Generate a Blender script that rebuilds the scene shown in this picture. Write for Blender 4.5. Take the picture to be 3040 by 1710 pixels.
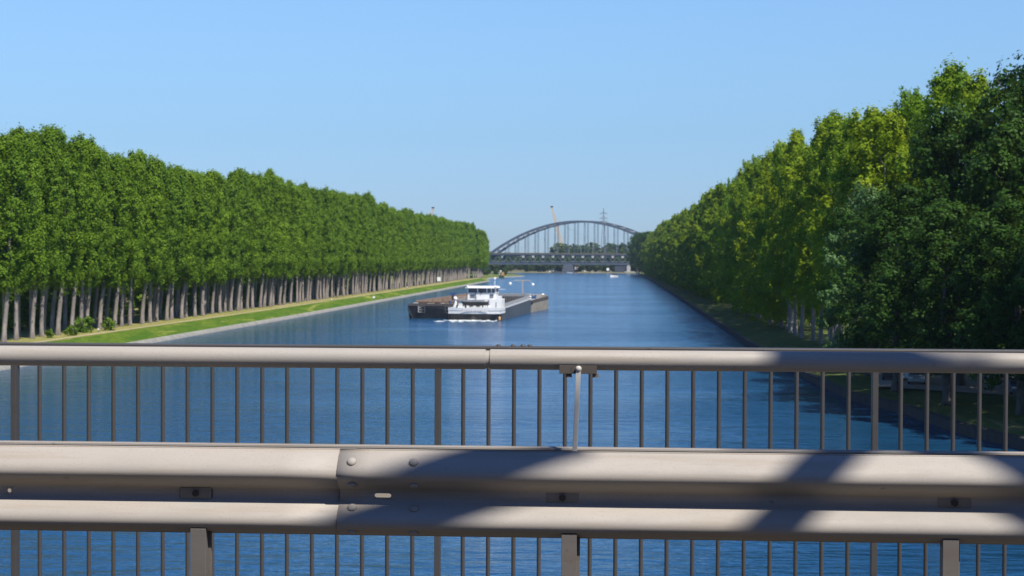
import bpy, bmesh, math, random
import numpy as np
from mathutils import Vector, Matrix, Quaternion

for o in list(bpy.data.objects):
    bpy.data.objects.remove(o)
SC = bpy.context.scene
COL = SC.collection
R = math.radians

# ------------------------------------------------------------------ camera, sky, sun, exposure
CAM_H = 14.0
YAW, PITCH, ROLL = math.atan(314 / 5000), math.atan(87 / 5000), 0.004
cam_data = bpy.data.cameras.new('camera')
cam_data.sensor_width = 36.0
cam_data.lens = 5000 * 36.0 / 3040
cam_data.clip_start = 0.1
cam_data.clip_end = 20000
cam = bpy.data.objects.new('camera', cam_data)
COL.objects.link(cam)
CAM_ROT = Matrix.Rotation(YAW, 4, 'Z') @ Matrix.Rotation(math.pi / 2 - PITCH, 4, 'X') @ Matrix.Rotation(ROLL, 4, 'Z')
cam.matrix_world = Matrix.Translation((0, 0, CAM_H)) @ CAM_ROT
cam_data.dof.use_dof = True
cam_data.dof.focus_distance = 7.0
cam_data.dof.aperture_fstop = 11.0
SC.camera = cam

SUN_EL, SUN_AZ = R(56), R(43)
TO_SUN = Vector((math.sin(SUN_AZ) * math.cos(SUN_EL), -math.cos(SUN_AZ) * math.cos(SUN_EL), math.sin(SUN_EL)))
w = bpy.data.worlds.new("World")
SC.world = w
w.use_nodes = True
wn, wl = w.node_tree.nodes, w.node_tree.links
sky = wn.new('ShaderNodeTexSky')
sky.sky_type = 'NISHITA'
sky.sun_disc = False
sky.sun_elevation = SUN_EL
sky.sun_rotation = math.atan2(TO_SUN.x, TO_SUN.y) % (2 * math.pi)
sky.air_density = 1.0
sky.dust_density = 0.0
sky.ozone_density = 2.9
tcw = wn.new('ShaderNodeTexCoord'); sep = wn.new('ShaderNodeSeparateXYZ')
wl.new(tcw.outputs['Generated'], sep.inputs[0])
cr = wn.new('ShaderNodeValToRGB')          # sky tint: bluer low down than the model's, dimmed overhead to cut shadow fill
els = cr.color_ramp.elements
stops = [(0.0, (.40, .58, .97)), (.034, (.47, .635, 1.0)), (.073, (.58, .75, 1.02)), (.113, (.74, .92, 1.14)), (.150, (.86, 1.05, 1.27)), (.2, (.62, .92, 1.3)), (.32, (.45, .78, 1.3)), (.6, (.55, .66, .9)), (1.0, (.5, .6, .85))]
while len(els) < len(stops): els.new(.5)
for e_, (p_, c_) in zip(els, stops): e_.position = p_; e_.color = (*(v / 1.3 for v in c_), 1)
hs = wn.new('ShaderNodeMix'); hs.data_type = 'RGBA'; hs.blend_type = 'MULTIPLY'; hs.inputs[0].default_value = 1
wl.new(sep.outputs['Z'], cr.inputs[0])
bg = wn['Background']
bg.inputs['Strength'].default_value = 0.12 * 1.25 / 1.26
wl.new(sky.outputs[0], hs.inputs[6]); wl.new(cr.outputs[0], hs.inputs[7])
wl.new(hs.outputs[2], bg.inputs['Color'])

sd = bpy.data.lights.new('sun', 'SUN')
sd.energy = 5.0
sd.angle = R(0.5)
sd.color = (1.0, 0.95, 0.87)
sun = bpy.data.objects.new('sun', sd)
COL.objects.link(sun)
sun.rotation_euler = TO_SUN.to_track_quat('Z', 'Y').to_euler()
SC.view_settings.view_transform = 'Standard'
SC.view_settings.look = 'None'
SC.view_settings.exposure = 0.35
SC.view_settings.gamma = 1.0
SC.cycles.use_denoising = True
SC.cycles.max_bounces = 6
SC.cycles.diffuse_bounces = 3
SC.cycles.glossy_bounces = 3
SC.cycles.transmission_bounces = 3
SC.cycles.volume_bounces = 0
SC.cycles.caustics_reflective = False
SC.cycles.caustics_refractive = False
SC.cycles.sample_clamp_indirect = 4

# ------------------------------------------------------------------ helpers
RS = CAM_ROT.to_3x3()
def ray(px, py):
    return RS @ Vector(((px - 1520) / 5000, (855 - py) / 5000, -1))
def pixz(px, py, z=0.0):            # point of the horizontal plane z under that direction
    d = ray(px, py); t = (z - CAM_H) / d.z
    return Vector((d.x * t, d.y * t, z))
def pixy(px, py, y):                # point of the plane Y = y
    d = ray(px, py); t = y / d.y
    return Vector((d.x * t, y, CAM_H + d.z * t))

def tag(o, label=None, cat=None, group=None, kind=None):
    if label: o['label'] = label
    if cat: o['category'] = cat
    if group: o['group'] = group
    if kind: o['kind'] = kind
    return o
def empty(name, loc=(0, 0, 0), rz=0.0, label=None, cat=None, group=None):
    o = bpy.data.objects.new(name, None); COL.objects.link(o)
    o.location = loc; o.rotation_euler = (0, 0, rz)
    return tag(o, label, cat, group)
def link(name, me, mat=None, parent=None, smooth=False):
    if mat is not None and not me.materials: me.materials.append(mat)
    if smooth:
        me.polygons.foreach_set('use_smooth', [True] * len(me.polygons))
    o = bpy.data.objects.new(name, me); COL.objects.link(o)
    if parent is not None: o.parent = parent
    return o
def npmesh(name, V, F, tint=None):
    """V (n,3), F (m,k) with equal k."""
    V = np.asarray(V, dtype=np.float32); F = np.asarray(F, dtype=np.int32)
    me = bpy.data.meshes.new(name)
    m, k = F.shape
    me.vertices.add(len(V)); me.vertices.foreach_set('co', V.ravel())
    me.loops.add(m * k); me.loops.foreach_set('vertex_index', F.ravel())
    me.polygons.add(m); me.polygons.foreach_set('loop_start', np.arange(0, m * k, k, dtype=np.int32))
    me.update(calc_edges=True)
    if tint is not None:
        a = me.attributes.new('tint', 'FLOAT', 'FACE'); a.data.foreach_set('value', np.asarray(tint, dtype=np.float32))
    return me

class MB:
    def __init__(s): s.v = []; s.f = []
    def add(s, vs, fs):
        b = len(s.v); s.v += [tuple(v) for v in vs]; s.f += [tuple(b + i for i in f) for f in fs]; return s
    def box(s, x0, x1, y0, y1, z0, z1):
        return s.hexa([(x0, y0, z0), (x1, y0, z0), (x1, y1, z0), (x0, y1, z0), (x0, y0, z1), (x1, y0, z1), (x1, y1, z1), (x0, y1, z1)])
    def hexa(s, p):
        return s.add(p, [(3, 2, 1, 0), (4, 5, 6, 7), (0, 1, 5, 4), (1, 2, 6, 5), (2, 3, 7, 6), (3, 0, 4, 7)])
    def bar(s, a, b, w, d=None, up=(0, 0, 1)):
        a = Vector(a); b = Vector(b); d = w if d is None else d
        t = (b - a).normalized(); u = Vector(up)
        if abs(t.dot(u)) > 0.97: u = Vector((0, 1, 0))
        x = t.cross(u).normalized() * (w / 2); y = x.cross(t).normalized() * (d / 2)
        return s.hexa([a - x - y, a + x - y, a + x + y, a - x + y, b - x - y, b + x - y, b + x + y, b - x + y])
    def tube(s, pts, rad, n=10, cap=True):
        pts = [Vector(p) for p in pts]
        rad = [rad] * len(pts) if not hasattr(rad, '__len__') else rad
        b = len(s.v)
        for i, p in enumerate(pts):
            t = (pts[min(i + 1, len(pts) - 1)] - pts[max(i - 1, 0)]).normalized()
            u = Vector((0, 1, 0)) if abs(t.y) < 0.9 else Vector((1, 0, 0))
            x = t.cross(u).normalized(); y = t.cross(x).normalized()
            for k in range(n):
                a = 2 * math.pi * k / n
                s.v.append(tuple(p + (x * math.cos(a) + y * math.sin(a)) * rad[i]))
        for i in range(len(pts) - 1):
            for k in range(n):
                k2 = (k + 1) % n
                s.f.append((b + i * n + k, b + i * n + k2, b + (i + 1) * n + k2, b + (i + 1) * n + k))
        if cap:
            s.f.append(tuple(b + k for k in range(n - 1, -1, -1)))
            e = b + (len(pts) - 1) * n
            s.f.append(tuple(e + k for k in range(n)))
        return s
    def ball(s, c, r, sz=1.0, n=10, m=6):
        c = Vector(c); b = len(s.v)
        s.v.append((c.x, c.y, c.z - r * sz))
        for j in range(1, m):
            ph = math.pi * j / m - math.pi / 2
            for k in range(n):
                a = 2 * math.pi * k / n
                s.v.append((c.x + r * math.cos(ph) * math.cos(a), c.y + r * math.cos(ph) * math.sin(a), c.z + r * sz * math.sin(ph)))
        s.v.append((c.x, c.y, c.z + r * sz)); top = len(s.v) - 1
        for k in range(n):
            k2 = (k + 1) % n
            s.f.append((b, b + 1 + k2, b + 1 + k))
            for j in range(m - 2):
                s.f.append((b + 1 + j * n + k, b + 1 + j * n + k2, b + 1 + (j + 1) * n + k2, b + 1 + (j + 1) * n + k))
            s.f.append((b + 1 + (m - 2) * n + k, b + 1 + (m - 2) * n + k2, top))
        return s
    def prism(s, poly, y0, y1):      # poly in (x, z), swept along y
        n = len(poly)
        vs = [(x, y0, z) for x, z in poly] + [(x, y1, z) for x, z in poly]
        fs = [tuple(range(n)), tuple(range(2 * n - 1, n - 1, -1))] + [(i, i + n, (i + 1) % n + n, (i + 1) % n) for i in range(n)]
        return s.add(vs, fs)
    def build(s, name, mat, parent=None, smooth=False, bevel=0.0):
        me = bpy.data.meshes.new(name); me.from_pydata(s.v, [], s.f); me.update()
        o = link(name, me, mat, parent, smooth)
        if bevel:
            m = o.modifiers.new('bevel', 'BEVEL'); m.width = bevel; m.segments = 2; m.limit_method = 'ANGLE'
        if smooth:
            try: me.set_sharp_from_angle(angle=R(40))
            except Exception: pass
        return o

# ------------------------------------------------------------------ materials
def newmat(name):
    m = bpy.data.materials.new(name); m.use_nodes = True
    nt = m.node_tree; return m, nt.nodes, nt.links, nt.nodes['Principled BSDF']
def mixc(N, L, fac, a, b):
    x = N.new('ShaderNodeMix'); x.data_type = 'RGBA'
    for i, v in ((0, fac), (6, a), (7, b)):
        if hasattr(v, 'is_output'): L.new(v, x.inputs[i])
        else: x.inputs[i].default_value = v if i == 0 else (*v, 1)
    return x.outputs[2]
def noise(N, L, scale, detail=4, rough=0.55, vec=None, stretch=None, obj=True):
    n = N.new('ShaderNodeTexNoise'); n.inputs['Scale'].default_value = scale
    n.inputs['Detail'].default_value = detail; n.inputs['Roughness'].default_value = rough
    tc = N.new('ShaderNodeTexCoord'); src = tc.outputs['Object'] if obj else tc.outputs['Generated']
    if stretch:
        mp = N.new('ShaderNodeMapping'); mp.inputs['Scale'].default_value = stretch
        L.new(src, mp.inputs['Vector']); src = mp.outputs[0]
    L.new(src, n.inputs['Vector'])
    return n.outputs['Fac']
def ramp(N, L, fac, lo, hi):
    r = N.new('ShaderNodeMapRange'); r.inputs[1].default_value = lo; r.inputs[2].default_value = hi
    L.new(fac, r.inputs[0]); return r.outputs[0]
def worn(name, a, b, scale=4.0, rough=0.6, metal=0.0, stretch=None, bump=0.0, lo=.35, hi=.65, spec=.5, fine=None):
    m, N, L, P = newmat(name)
    f = ramp(N, L, noise(N, L, scale, 6, .6, stretch=stretch), lo, hi)
    c = mixc(N, L, f, a, b)
    if fine:
        f2 = ramp(N, L, noise(N, L, fine[0], 3, .7), .62, .72)
        c = mixc(N, L, f2, c, fine[1])
    L.new(c, P.inputs['Base Color'])
    P.inputs['Roughness'].default_value = rough; P.inputs['Metallic'].default_value = metal
    P.inputs['Specular IOR Level'].default_value = spec
    if bump:
        bp = N.new('ShaderNodeBump'); bp.inputs['Strength'].default_value = bump; bp.inputs['Distance'].default_value = 0.01
        L.new(noise(N, L, scale * 8, 4), bp.inputs['Height']); L.new(bp.outputs[0], P.inputs['Normal'])
    return m

def leafmat(name, a, b, c, trans=0.35, gloss=0.3):
    """a..b across branch sprays, c as a second hue from tree to tree"""
    m, N, L, P = newmat(name)
    at = N.new('ShaderNodeAttribute'); at.attribute_name = 'tint'
    oi = N.new('ShaderNodeObjectInfo')
    c1 = mixc(N, L, at.outputs['Fac'], a, b)
    mr = N.new('ShaderNodeMath'); mr.operation = 'MULTIPLY'; mr.inputs[1].default_value = 0.85
    L.new(oi.outputs['Random'], mr.inputs[0])
    c2 = mixc(N, L, mr.outputs[0], c1, c)
    L.new(c2, P.inputs['Base Color']); P.inputs['Roughness'].default_value = 0.5
    P.inputs['Specular IOR Level'].default_value = gloss
    tr = N.new('ShaderNodeBsdfTranslucent')
    c3 = mixc(N, L, 0.35, c2, (0.25, 0.34, 0.02))
    L.new(c3, tr.inputs['Color'])
    mx = N.new('ShaderNodeMixShader'); mx.inputs[0].default_value = trans
    L.new(P.outputs[0], mx.inputs[1]); L.new(tr.outputs[0], mx.inputs[2])
    L.new(mx.outputs[0], N['Material Output'].inputs['Surface'])
    return m

M = {}
M['leaf_left'] = leafmat('poplar_leaf', (.13, .235, .016), (.24, .37, .026), (.14, .25, .024), .42, .1)
M['leaf_yellow'] = leafmat('yellow_leaf', (.20, .30, .012), (.40, .46, .018), (.12, .26, .020), .42, .1)
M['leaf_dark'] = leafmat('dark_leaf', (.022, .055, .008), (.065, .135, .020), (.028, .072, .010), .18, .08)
M['leaf_silver'] = leafmat('silver_leaf', (.08, .16, .045), (.17, .27, .10), (.08, .17, .04), .2, .2)
M['leaf_olive'] = leafmat('olive_leaf', (.15, .25, .014), (.30, .38, .018), (.17, .28, .018), .40, .1)
M['leaf_far'] = leafmat('far_leaf', (.035, .065, .018), (.065, .10, .02), (.045, .08, .02), .2, .1)
M['bark'] = worn('bark', (.33, .28, .245), (.15, .13, .115), 1.6, .9, stretch=(1, 1, .35), bump=.6)
M['bark_dark'] = worn('bark_dark', (.13, .11, .09), (.06, .05, .045), 2.5, .9, stretch=(1, 1, .35), bump=.6)

# ------------------------------------------------------------------ water
def water_mat():
    m, N, L, P = newmat('canal_water')
    P.inputs['Base Color'].default_value = (.010, .062, .140, 1)
    P.inputs['Roughness'].default_value = 0.13
    P.inputs['IOR'].default_value = 2.5
    P.inputs['Specular Tint'].default_value = (.65, .85, 1, 1)
    geo = N.new('ShaderNodeNewGeometry')
    def wn_(scale, sx, sy, rot, detail=3, w=0):
        mp = N.new('ShaderNodeMapping'); mp.inputs['Scale'].default_value = (sx, sy, 1); mp.inputs['Rotation'].default_value = (0, 0, R(rot))
        L.new(geo.outputs['Position'], mp.inputs['Vector'])
        n = N.new('ShaderNodeTexNoise'); n.inputs['Scale'].default_value = scale; n.inputs['Detail'].default_value = detail
        n.inputs['Roughness'].default_value = .6; n.inputs['Distortion'].default_value = .4
        L.new(mp.outputs[0], n.inputs['Vector']); return n.outputs['Fac']
    patch = ramp(N, L, wn_(.022, .7, 1.2, 12, 4), .35, .68)      # gusts: calmer and rougher areas
    a = wn_(1.3, .5, 1.5, 8, 3)
    b = wn_(.42, .45, 1.4, -6, 3)
    c = wn_(.09, .6, 1.5, 5, 2)
    d = wn_(3.2, .8, 1.5, 20, 2)
    def mul(x, k):
        q = N.new('ShaderNodeMath'); q.operation = 'MULTIPLY'
        L.new(x, q.inputs[0])
        if hasattr(k, 'is_output'): L.new(k, q.inputs[1])
        else: q.inputs[1].default_value = k
        return q.outputs[0]
    def add(x, y):
        q = N.new('ShaderNodeMath'); q.operation = 'ADD'; L.new(x, q.inputs[0]); L.new(y, q.inputs[1]); return q.outputs[0]
    pm = N.new('ShaderNodeMapRange'); pm.inputs[3].default_value = .35; pm.inputs[4].default_value = 1.5
    L.new(patch, pm.inputs[0])
    h = add(add(add(mul(d, .02), mul(a, mul(pm.outputs[0], .15))), mul(b, mul(pm.outputs[0], .46))), mul(c, .22))
    bp = N.new('ShaderNodeBump'); bp.inputs['Strength'].default_value = 1.0; bp.inputs['Distance'].default_value = 1.0
    L.new(h, bp.inputs['Height']); L.new(bp.outputs[0], P.inputs['Normal'])
    return m
M['water'] = water_mat()
wb = MB(); wb.add([(-3000, -400, 0), (3000, -400, 0), (3000, 5200, 0), (-3000, 5200, 0)], [(0, 1, 2, 3)])
tag(wb.build('water', M['water']), 'blue rippled canal water with dark tree reflections on the right', None, None, 'structure')

# ------------------------------------------------------------------ ground
def grass_mat(name, a, b, c, dry, scale=.25):
    m, N, L, P = newmat(name)
    f = ramp(N, L, noise(N, L, scale, 5, .65, stretch=(1.6, .35, 1)), .38, .62)
    g = mixc(N, L, f, a, b)
    f2 = ramp(N, L, noise(N, L, scale * 4.3, 6, .7, stretch=(1.2, .6, 1)), .45, .7)
    g = mixc(N, L, f2, g, c)
    f3 = ramp(N, L, noise(N, L, scale * .5, 5, .7, stretch=(2.5, .22, 1)), .56, .66)
    g = mixc(N, L, f3, g, dry)
    L.new(g, P.inputs['Base Color']); P.inputs['Roughness'].default_value = .95; P.inputs['Specular IOR Level'].default_value = .1
    bp = N.new('ShaderNodeBump'); bp.inputs['Strength'].default_value = .8; bp.inputs['Distance'].default_value = .25
    L.new(noise(N, L, 2.2, 5, .8), bp.inputs['Height']); L.new(bp.outputs[0], P.inputs['Normal'])
    return m
M['grass'] = grass_mat('bank_grass', (.055, .125, .012), (.12, .18, .02), (.05, .10, .010), (.26, .27, .06))
M['grass_dry'] = grass_mat('dry_grass', (.25, .24, .07), (.31, .28, .10), (.17, .19, .05), (.36, .30, .15))
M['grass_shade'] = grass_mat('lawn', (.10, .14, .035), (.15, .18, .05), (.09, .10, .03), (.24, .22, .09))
M['stone'] = worn('revetment_stone', (.30, .29, .26), (.19, .185, .16), .9, .9, bump=.5, fine=(6, (.12, .12, .10)))
M['path'] = worn('path_dirt', (.46, .38, .24), (.34, .30, .16), .6, .95)
M['sheet_pile'] = worn('sheet_pile', (.035, .032, .03), (.07, .05, .035), 1.5, .8, stretch=(1, 1, .3))
M['sand'] = worn('street_paving', (.42, .34, .26), (.34, .28, .22), .7, .9)

def strip(line, prof, name, mat, label, side=1, kind='structure', jit=0.0, seed=1):
    """sheet swept along the waterline LINE [(x,y)...]; PROF [(offset away from the water, z)...]; side -1 = land to the left"""
    rnd = random.Random(seed)
    V, F = [], []
    n = len(prof)
    for i, (x, y) in enumerate(line):
        for j, (d, z) in enumerate(prof):
            jx = rnd.uniform(-jit, jit) if 0 < j < n - 1 else 0
            V.append((x + side * d + jx, y, z + jx * .3))
    for i in range(len(line) - 1):
        for j in range(n - 1):
            q = (i * n + j, (i + 1) * n + j, (i + 1) * n + j + 1, i * n + j + 1)
            F.append(q if side < 0 else q[::-1])
    return tag(link(name, npmesh(name, V, F), mat, None, False), label, None, None, kind)
def dense(line, step):
    out = []
    for (x0, y0), (x1, y1) in zip(line, line[1:]):
        k = max(1, int(abs(y1 - y0) / step))
        out += [(x0 + (x1 - x0) * t / k, y0 + (y1 - y0) * t / k) for t in range(k)]
    return out + [line[-1]]

LB = [(p.x, p.y) for p in (pixz(*q) for q in ((454, 1019), (900, 940), (1456, 835)))]
LB = [(LB[0][0], -60.0)] + LB
tip = LB[-1]
n1 = pixz(1456, 827.5); n2 = pixz(1506, 823.5); n3 = pixz(1560, 820.7)
LB2 = [(tip[0] - 4, tip[1] + 5), (n1.x, n1.y), (n2.x, n2.y), (n3.x, n3.y), (n3.x - 60, n3.y + 25)]
def left_x(y):
    for (x0, y0), (x1, y1) in zip(LB, LB[1:]):
        if y <= y1: return x0 + (x1 - x0) * (y - y0) / (y1 - y0)
    return LB[-1][0]
LBd = dense(LB + [(tip[0] - 30, tip[1] + 12)], 12)
strip(LBd, [(0, -1), (.0, .05), (.75, .62), (1.0, .66)], 'quay_edge', M['stone'], 'sloping grey stone edge of the left bank', -1, jit=.05)
strip(LBd, [(.97, .65), (1.6, .95), (3.2, 1.5), (4.4, 1.88), (5.0, 1.97)], 'grass_bank', M['grass'], 'bright green sloping grass on the left bank', -1, jit=.18)
strip(LBd, [(4.98, 1.965), (8, 2.0), (11, 2.02), (14, 2.0), (60, 1.9), (2600, 1.8)], 'ground', M['grass_dry'], 'dry grass ground under the poplars', -1)
pathline = [(x, y) for x, y in LBd[:-1]]
strip(pathline, [(5.5, 2.01), (6.3, 2.02)], 'footpath', M['path'], 'thin beige trodden path along the left bank', -1)
strip(dense(LB2, 20), [(0, -1), (0, .05), (1.2, .7)], 'quay_edge', M['stone'], 'stone edge of the far left spit', -1)
strip(dense(LB2, 20), [(1.15, .69), (5, 1.3), (10, 2), (2500, 2)], 'grass_bank', M['grass_shade'], 'dull green grass on the far left spit', -1)

RB = [(62, -60), (60, 20), (50, 62), (38, 92)] + [(p.x, p.y) for p in (pixz(*q) for q in ((3040, 1339), (2841, 1288), (2687, 1231), (2523, 1190), (2405, 1136), (2221, 1029.4), (2010, 884), (1917, 822), (1893, 813)))]
RB.append((RB[-1][0] + 6, RB[-1][1] + 60))
def right_x(y):
    for (x0, y0), (x1, y1) in zip(RB, RB[1:]):
        if y <= y1: return x0 + (x1 - x0) * (y - y0) / (y1 - y0)
    return RB[-1][0]
RBd = dense(RB, 8)
# corrugated sheet piling
V, F = [], []
fine_line = dense(RB, 1.0)
for i, (x, y) in enumerate(fine_line):
    o_ = .18 if (i // 1) % 2 else 0
    V += [(x + o_, y, -1), (x + o_, y, .92)]
F = [(2 * i, 2 * i + 1, 2 * i + 3, 2 * i + 2) for i in range(len(fine_line) - 1)]
tag(link('quay_wall', npmesh('quay_wall', V, F), M['sheet_pile']), 'dark sheet pile quay wall of the right bank', None, None, 'structure')
strip(RBd, [(-.06, .925), (.5, .95)], 'quay_coping', M['sheet_pile'], 'dark capping beam on the right quay wall', 1)
strip(RBd, [(.5, .94), (2, 1.05), (5, 1.25), (9, 1.4), (14, 1.4), (40, 1.4), (2600, 1.4)], 'lawn', M['grass_shade'], 'shaded grass strip along the right bank', 1, jit=.15)
st = [pixz(*q, 1.43) for q in ((2590, 1146), (3300, 1195), (3300, 1120), (2590, 1108))]
mb = MB(); mb.add(st, [(0, 1, 2, 3)])
tag(mb.build('street', M['sand']), 'pale brick street behind the trees on the right bank', None, None, 'structure')
# far shore
fs = MB(); fs.add([(-700, 1668, .9), (900, 1668, .9), (2900, 5100, .9), (-2900, 5100, .9), (-700, 1662, -.5), (900, 1662, -.5)], [(0, 1, 2, 3), (4, 5, 1, 0)])
tag(fs.build('far_shore', worn('shore_scrub_soil', (.12, .13, .06), (.19, .16, .09), .05, .95)), 'low green far shore behind the arch bridge', None, None, 'structure')

# ------------------------------------------------------------------ trees
rng = np.random.default_rng(7)
def leaf_cards(C, N_, size, r, aspect=.75):
    n = len(C)
    a = np.cross(N_, r.normal(size=(n, 3))); a /= np.linalg.norm(a, axis=1)[:, None] + 1e-9
    b = np.cross(N_, a); s = size[:, None]
    V = np.stack([C - a * s, C - b * s * aspect, C + a * s, C + b * s * aspect], 1).reshape(-1, 3)
    F = np.arange(4 * n, dtype=np.int32).reshape(-1, 4)
    return V, F
def crown_mesh(name, seed, H, base, Rm, K, sub, per, leaf, shape='poplar', clump=1.3, lean=0.0, tips=4, csub=.45, stray=.06):
    """branches end in clumps, clumps carry sprays, sprays carry leaves"""
    r = np.random.default_rng(seed); ph = r.random(4) * 6.28
    t = (np.arange(K) + r.random(K)) / K
    th = np.arange(K) * 2.39996 + r.normal(size=K) * .5
    if shape == 'poplar':
        env = np.minimum(1, (t + .06) / .22) ** .6 * np.clip(1 - t ** 2.6, .02, 1) ** .8; zs_ = 1.75
        rc = clump * (1.15 - .5 * t) * (.7 + .6 * r.random(K))
    elif shape == 'ragged':
        env = np.minimum(1, (t + .14) / .3) ** .5 * np.clip(1 - t ** 4, .05, 1) ** .6 * (.78 + .4 * r.random(K)); zs_ = 1.1
        rc = clump * (1.15 - .5 * t) * (.6 + .8 * r.random(K))
    else:
        env = np.sqrt(np.clip(1 - ((t - .42) / .61) ** 2, .02, 1)); zs_ = .85
        rc = clump * (.6 + .8 * r.random(K))
    lob = 1 + .16 * np.sin(2 * th + ph[0] + 3 * t) + .12 * np.sin(3 * th + ph[1])
    rad = np.maximum(.1, Rm * env * lob * (1 - .55 * r.random(K) ** 2.2) - rc * .55)
    z = base + (H - base) * t
    z = z - (rc * .5 if shape != 'poplar' else rc * .8) * (t > .8)
    C = np.stack([np.cos(th) * rad + lean * (z / H) ** 2, np.sin(th) * rad, z], 1)
    ntip = tips
    if ntip:
        a = r.random(ntip) * 6.28; rr = Rm * .38 * r.random(ntip); zt = H * (.93 + .06 * r.random(ntip))
        C = np.vstack([C, np.stack([lean + np.cos(a) * rr, np.sin(a) * rr, zt], 1)]); rc = np.concatenate([rc, np.full(ntip, clump * .42)])
    K2 = len(C)
    g1 = r.normal(size=(K2 * sub, 3)); g1 /= np.linalg.norm(g1, axis=1)[:, None]
    ci = np.repeat(np.arange(K2), sub)
    zst = np.full(K2, zs_); zst[K:] = 2.6
    S = C[ci] + g1 * (.55 + .5 * r.random(K2 * sub))[:, None] * rc[ci][:, None] * np.stack([np.ones(len(ci)), np.ones(len(ci)), zst[ci]], 1)
    si = np.repeat(np.arange(len(S)), per)
    g2 = r.normal(size=(len(si), 3)); g2 /= np.linalg.norm(g2, axis=1)[:, None]
    spread = csub * (1 + (r.random(len(si)) < stray) * 1.4)
    P = S[si] + g2 * (r.random(len(si)) ** .5 * spread)[:, None] * np.array([1, 1, 1.15])
    Nn = g1[si] * .9 + g2 * .45 + np.array([0, 0, .25]) + r.normal(size=g2.shape) * .4
    Nn /= np.linalg.norm(Nn, axis=1)[:, None]
    size = leaf * (.6 + .8 * r.random(len(P)))
    V, F = leaf_cards(P, Nn, size, r)
    tint = np.clip(.45 * r.random(K2)[ci][si] + .3 * r.random(len(S))[si] + .25 * r.random(len(P)), 0, 1)
    return npmesh(name, V, F, tint)
def trunk_mesh(name, seed, H, r0, lean=0.0, limbs=10, base=9, reach=3.0):
    r = random.Random(seed); mb = MB()
    bend = [r.uniform(-.25, .25) for _ in range(6)]
    def ax(z):
        return Vector((lean * (z / H) ** 2 + bend[0] * math.sin(z * .35 + bend[1] * 9), bend[2] * math.sin(z * .3 + bend[3] * 9), z))
    o0 = ax(0)
    pts = [ax(z) - Vector((o0.x, o0.y, 0)) for z in (-.3, .25, .8, 2 * H / 30, 4 * H / 30, 7 * H / 30, 10 * H / 30, 14 * H / 30, 18 * H / 30, 22 * H / 30, H * (.93 if lean else .85))]
    rad = [r0 * k for k in (1.45, 1.25, 1.08, 1.0, .95, .88, .8, .62, .45, .28, .06)]
    mb.tube(pts, rad, 10)
    for i in range(limbs):
        z = base + (H * .8 - base) * (i + r.random()) / limbs; a = r.random() * 6.28
        p = ax(z) - Vector((o0.x, o0.y, 0)); L_ = reach * (1 - .5 * z / H) * r.uniform(.7, 1.1)
        d = Vector((math.cos(a), math.sin(a), r.uniform(.9, 1.6)))
        mb.tube([p, p + d * L_ * .3, p + d * L_ * .55, p + d * L_ * .75], [r0 * .28, r0 * .2, r0 * .12, r0 * .04], 5)
    me = bpy.data.meshes.new(name); me.from_pydata(mb.v, [], mb.f); me.update()
    me.polygons.foreach_set('use_smooth', [True] * len(me.polygons))
    return me
def tree(name, loc, crown, trunk, s=(1, 1, 1), rz=0.0, leaf=None, bark=None, label=None, cat='tree', group=None):
    """crown / trunk are meshes that already carry their material"""
    o = empty(name, loc, rz, label, cat, group); o.scale = s
    c = bpy.data.objects.new('crown', crown); COL.objects.link(c); c.parent = o
    t = bpy.data.objects.new('trunk', trunk); COL.objects.link(t); t.parent = o
    return o
def variants(kind, n, leafm, barkm, H, base, Rm, K, sub, per, leaf, r0, **k):
    out = []
    lean = k.pop('lean', 0); limbs = k.pop('limbs', 10); reach = k.pop('reach', 3.0)
    for i in range(n):
        c = crown_mesh(kind + '_crown', 100 + i * 7 + len(kind) * 31, H, base, Rm, K, sub, per, leaf, lean=lean, **k); c.materials.append(leafm)
        t = trunk_mesh(kind + '_trunk', 50 + i, H, r0, lean, limbs, base, reach); t.materials.append(barkm)
        out.append((c, t))
    return out

POP = variants('poplar', 6, M['leaf_left'], M['bark'], 30, 8.6, 3.8, 62, 13, 26, .165, .32, lean=2.3, clump=1.1, csub=.62, tips=5)
rnd = random.Random(3)
LGRP = 'poplars in the dense double row along the left bank'
LLAB = 'tall green poplar with bare grey trunk in the long row on the left bank'
def hprof(y):          # gentle waves in the skyline
    pts = [(200, 1.0), (262, .985), (300, .95), (350, .94), (375, 1.0), (400, 1.04), (440, 1.01), (500, 1.0), (540, 1.05), (570, 1.06), (620, .99), (800, 1.02), (950, 1.04), (1150, 1.0)]
    for (a, b), (c, d) in zip(pts, pts[1:]):
        if y <= c: return b + (d - b) * (y - a) / (c - a)
    return 1.0
y = 231.0; k = 0
while y < tip[1] - 30:
    for row, off in ((0, 10.3), (1, 13.8)):
        yy = y + (0 if row == 0 else 2.7) + rnd.uniform(-.6, .6)
        c, t = POP[rnd.randrange(6)]
        s = hprof(yy) * rnd.uniform(.94, 1.05)
        rz = rnd.uniform(-.5, .5) + (math.pi if False else 0)
        sx = rnd.uniform(.95, 1.15)
        tree('poplar_tree', (left_x(yy) - off + rnd.uniform(-.6, .6), yy, 2.0), c, t, (sx, sx, s), rz, label=LLAB, group=LGRP)
        k += 1
    y += 5.5 if y < 420 else 6.1
for i in range(13):
    yy = tip[1] - 24 + i * 13.0; f = i / 12
    c, t = POP[rnd.randrange(6)]; q = 1.0 - .18 * f
    xx = tip[0] + (n1.x - tip[0]) * max(0, (yy - tip[1]) / (n1.y - tip[1])) - 8.5 + 3.0 * f
    tree('poplar_tree', (xx, yy, 1.4), c, t, (1.25, 1.25, q), rnd.random() * .5, label=LLAB, group=LGRP)
print('poplars', k)
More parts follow.
